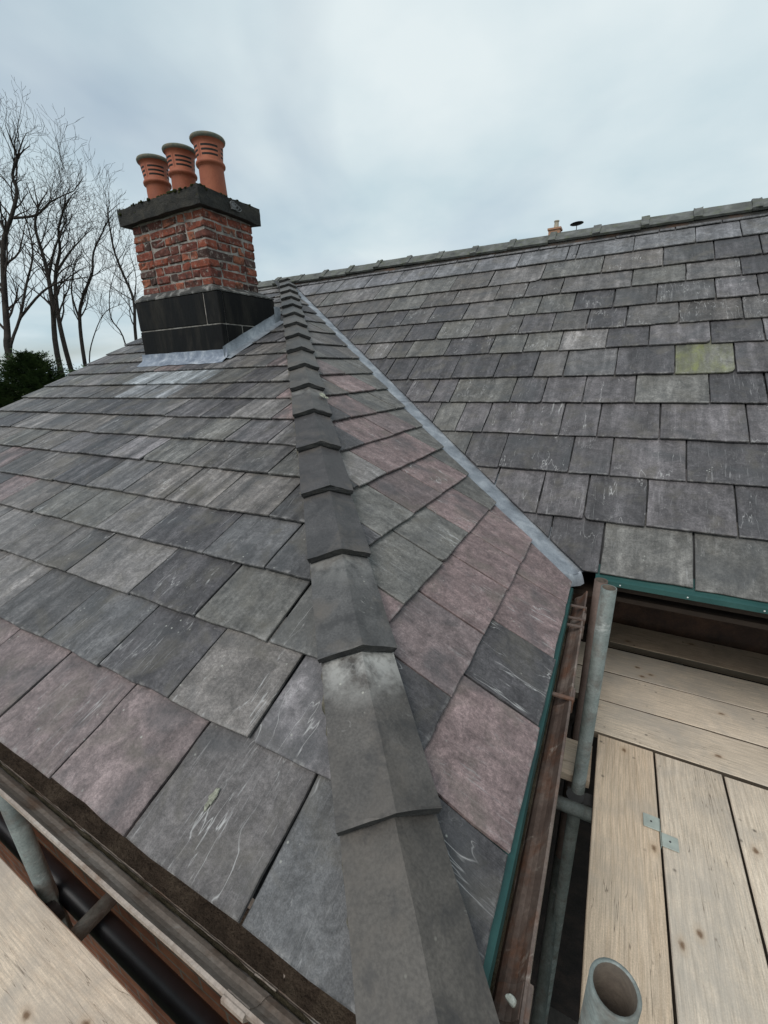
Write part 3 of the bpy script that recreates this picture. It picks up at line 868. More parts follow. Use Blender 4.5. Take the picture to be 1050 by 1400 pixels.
# bedding under the tiles: dark between tile and tile, crumbly along the wings
bm = bmesh.new()
def bed(s):
    c = Ht * s + HOFF
    j = lambda a: random.gauss(0, a)
    return [c + hwL * (0.095 + j(.004)) - N_L * 0.008, c + hwL * (0.088 + j(.003)) + N_L * (0.012 + j(.004)), c + hwL * 0.05 + N_L * 0.016, c + HN * 0.02,
            c + hwR * 0.05 + N_R * 0.016, c + hwR * (0.072 + j(.003)) + N_R * (0.012 + j(.004)), c + hwR * (0.079 + j(.003)) - N_R * 0.004]
sweep(bm, bed, [0.05 + (Hlen - 0.06) * i / 260 for i in range(261)])
obj('mortar_bedding', bm, M_MOSSMORTAR, house)
for s in hip_s:                                   # dark mortar butt of every tile, its shadow put into the colour
    bm = bmesh.new()
    def butt(t, s=s):
        c = Ht * (s - 0.012 + t) + HOFF
        return [c + hwL * 0.082 + N_L * 0.010, c + hwL * 0.082 + N_L * 0.032, c + HN * 0.034, c + hwR * 0.068 + N_R * 0.032, c + hwR * 0.068 + N_R * 0.010, c + HN * 0.012]
    sweep(bm, butt, [0, 0.009], close=True)
    bmesh.ops.recalc_face_normals(bm, faces=bm.faces[:])
    obj('mortar_joint', bm, M_MORTARSHADE, house)

# lichen rosettes and a mortar smear that lie on slate and tile
def rosette(name, parent, c, U, V, N, rx, ry, mat, n=22, th=0.0015):
    bm = bmesh.new()
    ring = []
    for i in range(n):
        a = 2 * math.pi * i / n
        k = 1 + 0.30 * noise.noise(Vector((math.cos(a) * 1.7, math.sin(a) * 1.7, rx * 900))) + random.gauss(0, 0.10)
        ring.append((rx * k * math.cos(a), ry * k * math.sin(a)))
    top = [bm.verts.new((x_ * .9, y_ * .9, th)) for x_, y_ in ring]
    bot = [bm.verts.new((x_, y_, -0.001)) for x_, y_ in ring]
    bm.faces.new(top)
    for i in range(n):
        j = (i + 1) % n
        bm.faces.new((bot[i], bot[j], top[j], top[i]))
    return obj(name, bm, mat, parent, frame(c, U, V, N))
M_LICHEN = mat_generic('pale_lichen', [(0.12, 0.115, 0.09), (0.34, 0.34, 0.27), (0.50, 0.50, 0.40)], 60, (0.9, 1.0), 1.0, 0.004, spec=0.1, fine=0.4)
rosette('lichen', slope_L, Vector((2.84, -3.865, TL * -3.865)) + N_L * 0.0035, AX, UP_L, N_L, 0.007, 0.018, M_LICHEN)
for (s_h, d_h, rx_, ry_) in ((3.42, 0.035, 0.016, 0.024), (3.44, 0.052, 0.010, 0.012)):
    rosette('lichen', house, Ht * s_h + hwR * d_h + N_R * 0.047, hwR, -Ht, N_R, rx_, ry_, M_LICHEN)

# ------------------------------------------------------------------ ridge tiles
rwA = Vector((0, -math.cos(aM), -math.sin(aM))); rwB = Vector((0, math.cos(aM), -math.sin(aM)))
nB_ = Vector((0, math.sin(aM), math.cos(aM)))
x = 0.178 - 0.325 * 4
while x < XE:
    x0 = max(x, XV)
    if x + 0.325 - x0 > 0.08:
        angular_tile('ridge_tile', house, Vector((x + 0.325, random.gauss(0, .003), random.gauss(0, .003))), Vector((-1, 0, 0)), rwA, rwB, N_M, nB_, x + 0.325 - x0, 0.026, 0.022, 0.104, 0.016, M_RIDGE, 0.006, collar=0.009)
    x += 0.325
bm = bmesh.new()
sweep(bm, lambda t: [Vector((t, -0.085, -0.062 + random.gauss(0, .002))), Vector((t, -0.084, -0.042)), Vector((t, 0, 0.020)), Vector((t, 0.08, -0.05))], [XV + (XE - XV) * i / 160 for i in range(161)])
obj('mortar_bedding', bm, mat_generic('reddish_bedding', [(0.04, 0.037, 0.034), (0.085, 0.072, 0.062), (0.20, 0.10, 0.06)], 6, bump=0.8, bdist=0.006), house)

# ------------------------------------------------------------------ walls, soffits, fascias
M_SHADEWALL = mat_generic('shade_darkened_wall', [(0.014, 0.012, 0.011), (0.028, 0.022, 0.019), (0.05, 0.035, 0.028)], 7, (0.8, 0.95), 0.6, 0.008)  # wall colour darkened to stand for deep shade below the eaves
def wall(x0, x1, y0, y1, z0, z1, m=M_WALL, name='wall'):
    return box(name, x0, x1, y0, y1, z0, z1, m, house)
wall(-0.80, 3.20, -3.80, -3.60, GROUND, -1.95)
wall(3.00, 3.20, -3.595, -1.505, GROUND, -1.95, M_SHADEWALL)
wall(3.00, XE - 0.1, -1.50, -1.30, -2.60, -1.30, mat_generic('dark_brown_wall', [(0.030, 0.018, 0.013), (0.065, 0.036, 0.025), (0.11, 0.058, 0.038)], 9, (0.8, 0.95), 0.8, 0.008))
wall(3.00, XE - 0.1, -1.495, -1.30, GROUND, -2.605, M_SHADEWALL)
wall(-0.86, -0.805, -3.80, 2.3, GROUND, -1.98)
wall(XE - 0.12, XE - 0.06, -1.29, 2.3, GROUND, -1.98)
wall(-0.80, XE - 0.12, 2.3, 2.4, GROUND, -1.95)
bm = bmesh.new()                                  # gable triangle below the verge
for xs in (-0.86, -0.80):
    pass
ga = [(-3.70, -1.985), (2.3, -1.985), (0.0, -0.06)]
fr_ = [bm.verts.new((-0.86, y, z)) for y, z in ga]; bk_ = [bm.verts.new((-0.82, y, z)) for y, z in ga]
bm.faces.new(fr_[::-1]); bm.faces.new(bk_)
for i in range(3):
    j = (i + 1) % 3
    bm.faces.new((fr_[i], fr_[j], bk_[j], bk_[i]))
obj('gable', bm, M_WALL, house)
box('fascia', -0.90, 3.29, -3.905, -3.88, -2.02, -1.83, M_BLACK, house)
box('soffit', -0.90, 3.265, -3.875, -3.805, -2.0, -1.98, M_BLACK, house)
box('fascia', 3.27, 3.295, -3.875, -2.42, -2.02, -1.84, M_SOFFIT, house)
box('soffit', 3.205, 3.265, -3.875, -2.42, -2.0, -1.98, M_SOFFIT, house)
box('fascia', 3.45, XE, -2.432, -2.405, -1.868, -1.80, M_SOFFIT, house)
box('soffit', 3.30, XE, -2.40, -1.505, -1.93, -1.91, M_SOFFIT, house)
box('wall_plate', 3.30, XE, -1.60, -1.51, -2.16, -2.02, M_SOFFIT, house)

# teal underlay sheets dressed over the eaves
bm = bmesh.new()
def teal_r(t):
    j = 0.0015 * noise.noise(Vector((0, t * 5, 0)))
    return [Vector((3.30, t, -1.775)), Vector((3.350, t, -1.808 + j)), Vector((3.368 + j, t, -1.816)), Vector((3.371 + j, t, -1.836)), Vector((3.369 + j, t, -1.838)), Vector((3.345, t, -1.822))]
sweep(bm, teal_r, [-3.955 + i * (3.955 - 2.585) / 40 for i in range(41)])
obj('eaves_sheet', bm, M_TEAL, house, smooth=False)
bm = bmesh.new()
def teal_m(t):
    j = 0.002 * noise.noise(Vector((t * 5, 3, 0)))
    return [Vector((t, -2.40, -1.775)), Vector((t, -2.452, -1.806)), Vector((t, -2.470 + j, -1.812)), Vector((t, -2.474 + j, -1.830)), Vector((t, -2.471 + j, -1.832))]
sweep(bm, teal_m, [3.44 + i * (XE - 3.44) / 60 for i in range(61)])
tm_ = obj('eaves_sheet', bm, M_TEAL, house)
for xx in [3.53 + 0.222 * i for i in range(14)]:
    bm = bmesh.new()
    bmesh.ops.create_icosphere(bm, subdivisions=1, radius=0.0034)
    obj('nail', bm, M_NAIL, tm_, Matrix.Translation((xx, -2.4745, -1.821)) @ Matrix.Diagonal((1, 0.5, 1, 1)))

# ------------------------------------------------------------------ gutters
def gutter(along, a, b, back, junc, lip, zl, zb, mats, joints, name='gutter'):
    """moulded cast-iron gutter: upright back, flat bottom, sloping front with a rolled lip; along 'x' or 'y'"""
    def P(t, c, z): return Vector((t, c, z)) if along == 'x' else Vector((c, t, z))
    sg = 1 if lip > back else -1
    th = 0.005
    inner = [(back, zl + 0.004), (back, zb), (junc - sg * 0.007, zb), (junc - sg * 0.004, zb + 0.004), (junc, zb + 0.004), (junc + sg * 0.004, zb + 0.003)]
    for k in range(1, 6):                          # ogee front
        u = k / 5
        inner.append((junc + (lip - junc) * u, zb + 0.003 + (zl - zb - 0.006) * (u + 0.10 * math.sin(2 * math.pi * u))))
    rim = [(lip + sg * 0.003, zl + 0.003), (lip + sg * 0.008, zl + 0.002), (lip + sg * 0.009, zl - 0.006)]
    outer = [(lip + sg * 0.004, zl - 0.012), (junc + (lip - junc) * 0.5 + sg * 0.006, zb + (zl - zb) * 0.5 - 0.006), (junc + sg * 0.004, zb - th), (back - sg * th, zb - th), (back - sg * th, zl + 0.004)]
    prof = inner + rim + outer
    bm = bmesh.new()
    def sect(t):
        sag = 0.002 * noise.noise(Vector((t * 1.3, 7, 0)))
        w = 0.0012 * noise.noise(Vector((t * 6, 2, 0)))
        return [P(t, c + w, z + sag) for c, z in prof]
    k = max(2, int(abs(b - a) / 0.05))
    sweep(bm, sect, [a + (b - a) * i / k for i in range(k + 1)], close=True)
    bmesh.ops.recalc_face_normals(bm, faces=bm.faces[:])
    g = obj(name, bm, mats, house)
    bm = bmesh.new()
    def silt(t):
        res = []
        for q_ in range(9):
            u = q_ / 8
            c = back + sg * 0.002 + (junc - sg * 0.009 - back) * u
            h = 0.004 + 0.005 * noise.noise(Vector((t * 22, u * 9, 1))) + 0.004 * noise.noise(Vector((t * 60, u * 20, 5)))
            res.append(P(t, c, zb + max(0.0008, h)))
        return res
    k = max(2, int(abs(b - a) / 0.012))
    sweep(bm, silt, [a + (b - a) * i / k for i in range(k + 1)])
    bmesh.ops.recalc_face_normals(bm, faces=bm.faces[:])
    obj('silt', bm, M_SILT, g, smooth=True)
    bm = bmesh.new()                               # thread of moss along the joint of bottom and front
    def moss(t):
        n1_ = noise.noise(Vector((t * 30, 3, 1))); w = 0.0035 + 0.002 * n1_
        return [P(t, junc - sg * w, zb + 0.004), P(t, junc, zb + 0.0085 + 0.003 * n1_), P(t, junc + sg * w, zb + 0.006)]
    sweep(bm, moss, [a + (b - a) * i / k for i in range(k + 1)])
    bmesh.ops.recalc_face_normals(bm, faces=bm.faces[:])
    obj('moss_line', bm, M_GMOSS, g, smooth=True)
    for t in joints:
        bm = bmesh.new()
        big = [(c + sg * 0.0, z + 0.002) for c, z in inner] + [(c + sg * 0.006, z) for c, z in rim] + [(c + sg * 0.004, z - 0.006) for c, z in outer]
        sweep(bm, lambda tt: [P(tt, c, z) for c, z in big], [t - 0.022, t - 0.018, t + 0.018, t + 0.022], close=True)
        bmesh.ops.recalc_face_normals(bm, faces=bm.faces[:])
        obj('joint_collar', bm, mats, g)
    return g
M_GMOSS = mat_generic('gutter_moss', [(0.035, 0.029, 0.018), (0.080, 0.066, 0.042), (0.13, 0.11, 0.075)], 25, (0.9, 1.0), 1.0, 0.008, spec=0.1, fine=0.4)
gutter('x', -0.9, 3.40, -3.912, -3.976, -4.018, -1.845, -1.905, M_IRONT, [1.2, 3.05])
gr = gutter('y', -3.97, -2.52, 3.302, 3.368, 3.412, -1.852, -1.912, M_IRONB, [-3.83, -3.15, -2.72])
# strap brackets over the right gutter
for t in (-3.175, -2.80, -2.75, -2.66):
    bm = bmesh.new()
    add_box(bm, 3.33, 3.420, t - 0.006, t + 0.006, -1.852, -1.847)
    add_box(bm, 3.4205, 3.425, t - 0.006, t + 0.006, -1.89, -1.847)
    obj('strap', bm, M_IRONB, gr)
# flaked joint with white paint at the near end
bm = bmesh.new()
bmesh.ops.create_icosphere(bm, subdivisions=2, radius=0.008, matrix=Matrix.Translation((3.401, -3.832, -1.866)) @ Matrix.Diagonal((1.2, 0.6, 0.7, 1)))
for v in bm.verts: v.co += noise.noise_vector(v.co * 90) * 0.004
obj('bolt', bm, mat_generic('flaking_white_paint', [(0.30, 0.11, 0.09), (0.42, 0.44, 0.38), (0.62, 0.64, 0.58)], 40, bump=0.6), gr)

# black waste pipe that runs below the gutter
bm = bmesh.new()
add_tube(bm, (-0.7, -3.905, -2.52), (3.25, -3.905, -2.68), 0.034, n=16)
obj('waste_pipe', bm, M_BLACK, house, smooth=True)

# ------------------------------------------------------------------ chimney
bm = bmesh.new()
add_box(bm, 0.081, 0.824, -1.854, -1.406, -1.2, 0.10)
chim = obj('chimney', bm, M_MORTAR, house)
chim['label'] = 'red brick chimney with a black stone base and three clay pots'
BR = [(0.26, 0.078, 0.048), (0.29, 0.095, 0.056), (0.21, 0.064, 0.042), (0.30, 0.110, 0.064), (0.17, 0.055, 0.041), (0.08, 0.047, 0.040), (0.13, 0.05, 0.038)]
def brick_mesh(l, w, h):
    bm = bmesh.new()
    add_box(bm, -l / 2, l / 2, -w / 2, w / 2, 0, h)
    bmesh.ops.bevel(bm, geom=bm.edges[:], offset=0.006, segments=1, affect='EDGES')
    for v in bm.verts:
        v.co += Vector([random.gauss(0, 0.0034) for _ in range(3)])
    return bm
def brick_mat(): return tone(random.choice(BR), .85, 1.15)()
cz0, chh, nc = -0.375, 0.0583, 8
bx0, bx1, by0, by1 = 0.075, 0.83, -1.86, -1.40
for c in range(nc):
    z = cz0 + c * chh
    patt_f = [['s', 's', 'h', 's', 'h'], ['h', 's', 'h', 's', 'h'], ['s', 'h', 's', 'h', 's'], ['h', 's', 's', 'h', 'h']][c % 4]
    patt_s = [['s', 'h', 'h'], ['h', 's', 'h'], ['h', 's', 'h'], ['s', 'h', 'h']][c % 4]
    def units(patt, L):
        w = [(0.215 if k == 's' else 0.1025) * random.uniform(.96, 1.04) for k in patt]
        s = sum(w) + 0.010 * (len(w) - 1)
        f = (L - 0.010 * (len(w) - 1)) / sum(w)
        x, res = 0, []
        for q_ in w:
            res.append((x, x + q_ * f)); x += q_ * f + 0.010
        return res
    own = c % 2 == 0                              # which face owns the corner brick
    for face in ('front', 'back'):
        for (a, b) in units(patt_f, (bx1 - bx0) if own else (bx1 - bx0 - 0.21)):
            off = bx0 if own else bx0 + 0.105
            y_ = by0 + 0.05 if face == 'front' else by1 - 0.05
            o = obj('brick', brick_mesh(b - a, 0.10 + random.uniform(-.003, .004), chh - 0.010), M_BRICK, chim, Matrix.Translation((off + (a + b) / 2, y_, z)) @ Matrix.Rotation(random.gauss(0, .008), 4, 'Z'))
            o.color = (*brick_mat(), 1)
    for face in ('right', 'left'):
        for (a, b) in units(patt_s, (by1 - by0 - 0.21) if own else (by1 - by0)):
            off = by0 + 0.105 if own else by0
            x_ = bx1 - 0.05 if face == 'right' else bx0 + 0.05
            o = obj('brick', brick_mesh(0.10 + random.uniform(-.003, .004), b - a, chh - 0.010), M_BRICK, chim, Matrix.Translation((x_, off + (a + b) / 2, z)) @ Matrix.Rotation(random.gauss(0, .008), 4, 'Z'))
            o.color = (*brick_mat(), 1)
# black stone base in slabs with pale joints
px0, px1, py0, py1 = CH
bm = bmesh.new(); add_box(bm, px0 + .006, px1 - .006, py0 + .006, py1 - .006, -1.3, -0.424)
obj('base_core', bm, M_MORTAR, chim)
def slab(x0, x1, y0, y1, z0, z1):
    bm = bmesh.new(); add_box(bm, x0, x1, y0, y1, z0, z1)
    bmesh.ops.bevel(bm, geom=bm.edges[:], offset=0.004, segments=1, affect='EDGES')
    obj('base_slab', bm, M_BLACKSTONE, chim)
zt, zm_, zb_ = -0.424, -0.632, -1.25

d_ = 0.05
for (xa, xb) in ((px0, 0.763), (0.772, px1)): slab(xa, xb, py0, py0 + d_, zm_ + .0045, zt)
slab(px0, px1, py0, py0 + d_, zb_, zm_ - .0035)
slab(px1 - d_, px1, py0 + d_ + .003, py1, zm_ + .0045, zt)
for (ya, yb) in ((py0 + d_ + .003, -1.704), (-1.693, py1)): slab(px1 - d_, px1, ya, yb, zb_, zm_ - .0035)
slab(px0, px0 + d_, py0 + d_ + .003, py1, zm_ + .0045, zt); slab(px0, px0 + d_, py0 + d_ + .003, py1, zb_, zm_ - .0035)
slab(px0 + d_ + .003, px1 - d_ - .003, py1 - d_, py1, zb_, zt)
# chamfered weathering on top of the base
bm = bmesh.new()
lo_ = [bm.verts.new(c) for c in ((px0 - .002, py0 - .002, zt + .003), (px1 + .002, py0 - .002, zt + .003), (px1 + .002, py1, zt + .003), (px0 - .002, py1, zt + .003))]
md_ = [bm.verts.new((v.co.x, v.co.y, zt + 0.012)) for v in lo_]
hi_ = [bm.verts.new(c) for c in ((bx0 - .008, by0 - .008, cz0 + .003), (bx1 + .008, by0 - .008, cz0 + .003), (bx1 + .008, by1 + .008, cz0 + .003), (bx0 - .008, by1 + .008, cz0 + .003))]
for A_, B_ in ((lo_, md_), (md_, hi_)):
    for i in range(4):
        j = (i + 1) % 4
        bm.faces.new((A_[i], A_[j], B_[j], B_[i]))
bm.faces.new(hi_)
obj('weathering', bm, mat_generic('streaked_stone', [(0.016, 0.016, 0.015), (0.045, 0.043, 0.038), (0.34, 0.33, 0.31)], 16, bump=0.6), chim)
# flaunching line of pale mortar between weathering and brick
# cap slab, uneven with moss
bm = bmesh.new()
kx0, kx1, ky0, ky1 = 0.010, 0.875, -1.905, -1.345
add_box(bm, kx0, kx1, ky0, ky1, 0.092, 0.196)
bmesh.ops.subdivide_edges(bm, edges=bm.edges[:], cuts=9, use_grid_fill=True)
for v in bm.verts:
    n_ = noise.noise_vector(v.co * 9) * 0.006 + noise.noise_vector(v.co * 30) * 0.004
    v.co += n_
    if v.co.z > 0.17: v.co.z += 0.012 * noise.noise(v.co * 12)
obj('cap', bm, M_CAP, chim)
bm = bmesh.new()                                  # moss cushions along the edges
for i in range(170):
    if i < 130: px_, py_ = random.uniform(kx0, kx1), ky0 + random.uniform(-.004, .05)
    else: px_, py_ = kx1 - random.uniform(0, .05), random.uniform(ky0, ky1)
    r_ = random.uniform(0.005, 0.020)
    bmesh.ops.create_icosphere(bm, subdivisions=1, radius=r_, matrix=Matrix.Translation((px_, py_, 0.196 if random.random() < .7 else random.uniform(.13, .19))) @ Matrix.Diagonal((1, 0.7, 0.6, 1)))
for v in bm.verts: v.co += noise.noise_vector(v.co * 60) * 0.006
mo = obj('moss', bm, M_MOSS, chim, smooth=True); mo['kind'] = 'stuff'
# cable bracket on the cap
bm = bmesh.new()
for k in range(3):
    c0 = Vector((0.880, -1.62 + 0.02 * k, 0.155 - 0.012 * k))
    pts = [c0 + Vector((0.008, 0.030 * math.cos(a), 0.016 * math.sin(a) + 0.004 * k)) for a in [i * math.pi / 7 for i in range(15)]]
    for a, b in zip(pts, pts[1:]): add_tube(bm, a, b, 0.003, n=5, cap=False)
add_box(bm, 0.873, 0.888, -1.635, -1.605, 0.125, 0.165)
obj('cable_bracket', bm, M_WIRE, chim)
# pots
def pot(cx, cy, z0, ry):
    H = 0.375
    prof = [(0.112, 0.0), (0.110, 0.06), (0.107, 0.13), (0.105, 0.185), (0.106, 0.19), (0.122, 0.197), (0.125, 0.207), (0.121, 0.216), (0.108, 0.222), (0.110, 0.24)]
    bm = bmesh.new()
    n = 40
    def ring(r, z): return [bm.verts.new((r * math.cos(2 * math.pi * i / n), r * math.sin(2 * math.pi * i / n), z)) for i in range(n)]
    rows = [ring(*p) for p in prof]
    # louvred neck: rows of slots between ribs
    zs = [0.240, 0.252, 0.264, 0.276, 0.288, 0.300, 0.312]
    base_r = lambda z: 0.110 + (z - 0.24) * 0.16
    for k, z in enumerate(zs[1:], 1): rows.append(ring(base_r(z), z))
    for a, b in zip(rows, rows[1:]):
        for i in range(n):
            j = (i + 1) % n
            bm.faces.new((a[i], a[j], b[j], b[i]))
    # cut the slots: push faces of alternate bands inward
    bm.faces.ensure_lookup_table()
    slots = []
    for f in bm.faces:
        zc = f.calc_center_median()
        an = math.atan2(zc.y, zc.x) % (math.pi / 2)
        band = int((zc.z - 0.24) / 0.012)
        if zc.z > 0.241 and band in (0, 2, 4) and 0.22 < an < math.pi / 2 - 0.22: slots.append(f)
    ext = bmesh.ops.inset_region(bm, faces=slots, thickness=0.0008, depth=-0.016)
    for f in slots: f.material_index = 1
    # rim
    top = [rows[-1]]
    rim = [(0.124, 0.326), (0.136, 0.334), (0.145, 0.341), (0.148, 0.351), (0.143, 0.359), (0.128, 0.361), (0.110, 0.355), (0.100, 0.30), (0.095, 0.10)]
    for p in rim: top.append(ring(*p))
    for k, (a, b) in enumerate(zip(top, top[1:])):
        for i in range(n):
            j = (i + 1) % n
            f = bm.faces.new((a[i], a[j], b[j], b[i]))
            f.material_index = 2 if 2 <= k <= 6 else (1 if k > 6 else 0)
    f = bm.faces.new(top[-1]); f.material_index = 1
    bmesh.ops.recalc_face_normals(bm, faces=bm.faces[:])
    me = obj('chimney_pot', bm, [M_TERRA, M_TERRADARK, M_POTRIM], chim, Matrix.Translation((cx, cy, z0)) @ Matrix.Rotation(ry, 4, 'Y') @ Matrix.Rotation(random.random(), 4, 'Z') @ Matrix.Diagonal((0.79, 0.79, 1, 1)))
    for p in me.data.polygons: p.use_smooth = p.material_index != 1
    return me
pot(0.72, -1.62, 0.205, 0.0); pot(0.425, -1.62, 0.205, 0.015); pot(0.145, -1.62, 0.205, -0.03)
# lead flashings
def on_L(x, y, h): return Vector((x, y, TL * y)) + N_L * h
bm = bmesh.new()
k = 30
rows = []
for i in range(k + 1):
    xx = px0 - 0.03 + (px1 + 0.06 - px0) * i / k
    w = 0.004 * noise.noise(Vector((xx * 9, 0, 2)))
    zl = TL * (py0)
    rows.append([bm.verts.new(p) for p in (Vector((xx, py0 - .006, zl + 0.060 + w * 1.2)), Vector((xx, py0 - .008 - abs(w), zl + 0.018)), on_L(xx, py0 - 0.015, 0.012), on_L(xx, py0 - 0.040, 0.008 + w * .5), on_L(xx, py0 - 0.075 + w * 4, 0.002))])
for a, b in zip(rows, rows[1:]):
    for i in range(4): bm.faces.new((a[i], b[i], b[i + 1], a[i + 1]))
obj('lead_flashing', bm, M_LEADW, chim, smooth=True)
bm = bmesh.new(); rows = []
for i in range(25):
    yy = py0 - 0.02 + (py1 + 0.06 - py0) * i / 24
    w = 0.004 * noise.noise(Vector((yy * 9, 5, 2)))
    zl = TL * yy
    rows.append([bm.verts.new(p) for p in (Vector((px1 + .005, yy, zl + 0.085 + w)), Vector((px1 + .007, yy, zl + 0.02)), on_L(px1 + 0.02, yy, 0.012), on_L(px1 + 0.065 + w, yy, 0.004))])
for a, b in zip(rows, rows[1:]):
    for i in range(3): bm.faces.new((a[i], a[i + 1], b[i + 1], b[i]))
obj('lead_flashing', bm, M_LEAD, chim, smooth=True)
bm = bmesh.new()
add_box(bm, px1 + .008, px1 + .012, py1 - 0.02, py1 + 0.05, TL * py1 + 0.01, TL * py1 + 0.13)
obj('lead_flashing', bm, M_LEAD, chim)

# ------------------------------------------------------------------ scaffold tubes
TR_ = 0.02415
SX = 1.975
scaf = empty('tube_scaffold', (3.5, -3.3, GROUND))
tag(scaf, 'galvanised tube scaffold standing round the eaves corner of the house', 'scaffold')
def tube(name, a, b, mat=M_GALV, r=TR_):
    a, b = Vector(a), Vector(b)
    bm = bmesh.new()
    L = (b - a).length
    add_hollow(bm, (0, 0, 0), (0, 0, L), r)
    d = (b - a) / L
    x = d.orthogonal().normalized()
    o = obj(name, bm, [mat, M_TUBEIN], scaf, frame(a, x, d.cross(x), d))
    for p in o.data.polygons: p.use_smooth = True
    mod = o.data
    return o
tube('standard', (3.482, -2.780, GROUND), (3.482, -2.780, -1.690))
st2 = tube('standard', (3.462, -2.500, GROUND), (3.462, -2.500, -1.800), M_RUSTY)
st2['label'] = 'rust brown standard close to the foot of the valley'
tube('standard', (3.500, -3.898, GROUND), (3.500, -3.898, -1.590))
tube('standard', (SX, -3.950, GROUND), (SX, -3.950, -1.955))
tube('standard', (0.4, -3.955, GROUND), (0.4, -3.955, -1.955))
tube('transom', (2.194, -3.815, -2.563), (2.194, -5.2, -2.563))
tube('transom', (0.6, -3.815, -2.563), (0.6, -5.2, -2.563))
tube('transom', (3.215, -2.895, -2.563), (5.4, -2.895, -2.563))
tube('transom', (3.215, -3.85, -2.563), (5.4, -3.85, -2.563))
tube('ledger', (3.455, -5.2, -3.4), (3.455, -1.55, -3.4))
tube('ledger', (-1.2, -4.03, -2.615), (3.44, -4.03, -2.615))
for xx in (3.9, 5.0, 6.2):
    tube('transom', (xx, -1.53, -2.563), (xx, -2.60, -2.563))
def coupler(p, rot):
    bm = bmesh.new()
    add_tube(bm, (-0.026, 0, 0), (0.026, 0, 0), 0.033, n=14)
    add_tube(bm, (0, -0.026, 0.05), (0, 0.026, 0.05), 0.033, n=14)
    add_box(bm, -0.016, 0.016, 0.03, 0.062, -0.012, 0.012)
    add_tube(bm, (0, 0.045, -0.03), (0, 0.045, 0.03), 0.006, n=6)
    add_tube(bm, (0.045, 0, 0.02), (0.045, 0, 0.085), 0.006, n=6)
    add_tube(bm, (0.045, 0, 0.075), (0.045, 0, 0.092), 0.011, n=6)
    obj('coupler', bm, M_STEELDARK, scaf, Matrix.Translation(p) @ rot)
coupler((SX, -3.975, -2.62), Matrix.Rotation(R(90), 4, 'Y'))
coupler((3.475, -2.81, -2.62), Matrix.Rotation(R(90), 4, 'Y'))
coupler((3.48, -3.88, -2.62), Matrix.Rotation(R(90), 4, 'Y'))

# ------------------------------------------------------------------ scaffold boards
ZB = -2.5
M_WOODEDGE = mat_generic('shaded_board_edge', [(0.05, 0.04, 0.03), (0.11, 0.085, 0.06), (0.20, 0.16, 0.115)], 9, (0.8, 0.95), 0.4, 0.003, stretch=(0.2, 1, 1))  # long sides darkened: shade of the gaps between boards painted in
def board(x0, x1, y0, y1, along, mat, label, group, ztop=ZB, th=0.038):
    """one scaffold board; its local x runs along the length"""
    cx, cy = (x0 + x1) / 2, (y0 + y1) / 2
    L, W = ((x1 - x0), (y1 - y0)) if along == 'x' else ((y1 - y0), (x1 - x0))
    bm = bmesh.new()
    add_box(bm, -L / 2, L / 2, -W / 2, W / 2, -th, 0)
    bmesh.ops.subdivide_edges(bm, edges=[e for e in bm.edges if abs((e.verts[0].co - e.verts[1].co).x) > L * .9], cuts=max(3, int(L / 0.18)))
    for v in bm.verts:
        v.co.y += 0.0022 * noise.noise(Vector((v.co.x * 2.1 + cx, cy * 7, v.co.y * 3)))
        v.co.z += 0.0025 * noise.noise(Vector((v.co.x * 1.3, cy * 5 + cx, 4)))
    bmesh.ops.bevel(bm, geom=[e for e in bm.edges if e.calc_face_angle(0) > 1.0], offset=0.0025, segments=1, affect='EDGES')
    bm.normal_update()
    for f in bm.faces:
        if abs(f.normal.y) > 0.8: f.material_index = 1
    rot = random.gauss(0, 0.0012) + (0 if along == 'x' else R(90)) + (math.pi if random.random() < .5 else 0)
    o = obj('scaffold_board', bm, [mat, M_WOODEDGE], None, Matrix.Translation((cx, cy, ztop)) @ Matrix.Rotation(rot, 4, 'Z'))
    tag(o, label, 'board', group)
    return o
GA, GB, GC = 'boards laid along the narrow slope', 'boards laid across below the main slope', 'boards laid along the shallow slope'
board(3.532, 3.734, -6.3, -2.548, 'y', M_WOOD2, 'honey coloured board nearest the gutter, behind the open tube end', GA)
board(3.743, 3.961, -6.4, -2.550, 'y', M_WOOD, 'pale board second from the gutter, reached by the metal clip', GA)
board(3.970, 4.190, -6.3, -2.556, 'y', M_WOOD, 'pale board third from the gutter, at the right edge of the picture', GA)
for k, x0 in enumerate((4.195, 4.422)):
    board(x0, x0 + 0.222, -6.3, -2.55, 'y', M_WOOD, ['fourth board from the gutter, just outside the right edge', 'fifth board from the gutter, farthest from the roof'][k], GA)
board(3.500, 7.3, -2.540, -2.331, 'x', M_WOOD, 'pale crosswise board that the long boards butt against', GB, ZB + 0.003)
board(3.405, 7.3, -2.321, -2.102, 'x', M_WOOD, 'middle crosswise board with a small dark mark', GB, ZB + 0.001)
board(3.400, 7.3, -2.090, -1.872, 'x', M_WOOD, 'crosswise board beside the dark gap under the eaves', GB, ZB)
board(3.56, 7.3, -1.808, -1.585, 'x', M_WOODSHADE, 'brown board, darkened for shade, against the wall under the eaves', GB, ZB + 0.004)
board(-1.5, 3.44, -4.205, -3.983, 'x', M_WOOD, 'pale knotty board beside the gutter in the lower left corner', GC)
for k in range(3):
    y1 = -4.211 - 0.227 * k
    board(-1.5, 3.44, y1 - 0.222, y1, 'x', M_WOOD, ['board second from the shallow slope gutter', 'board third from the shallow slope gutter', 'board fourth from the shallow slope gutter'][k], GC)
# dark stub of timber below the boards by the tube
o = box('timber_packer', 3.33, 3.52, -2.75, -2.56, -2.60, -2.565, M_WOOD2, None)
tag(o, 'short honey coloured timber offcut under the board ends by the grey tube', 'timber')
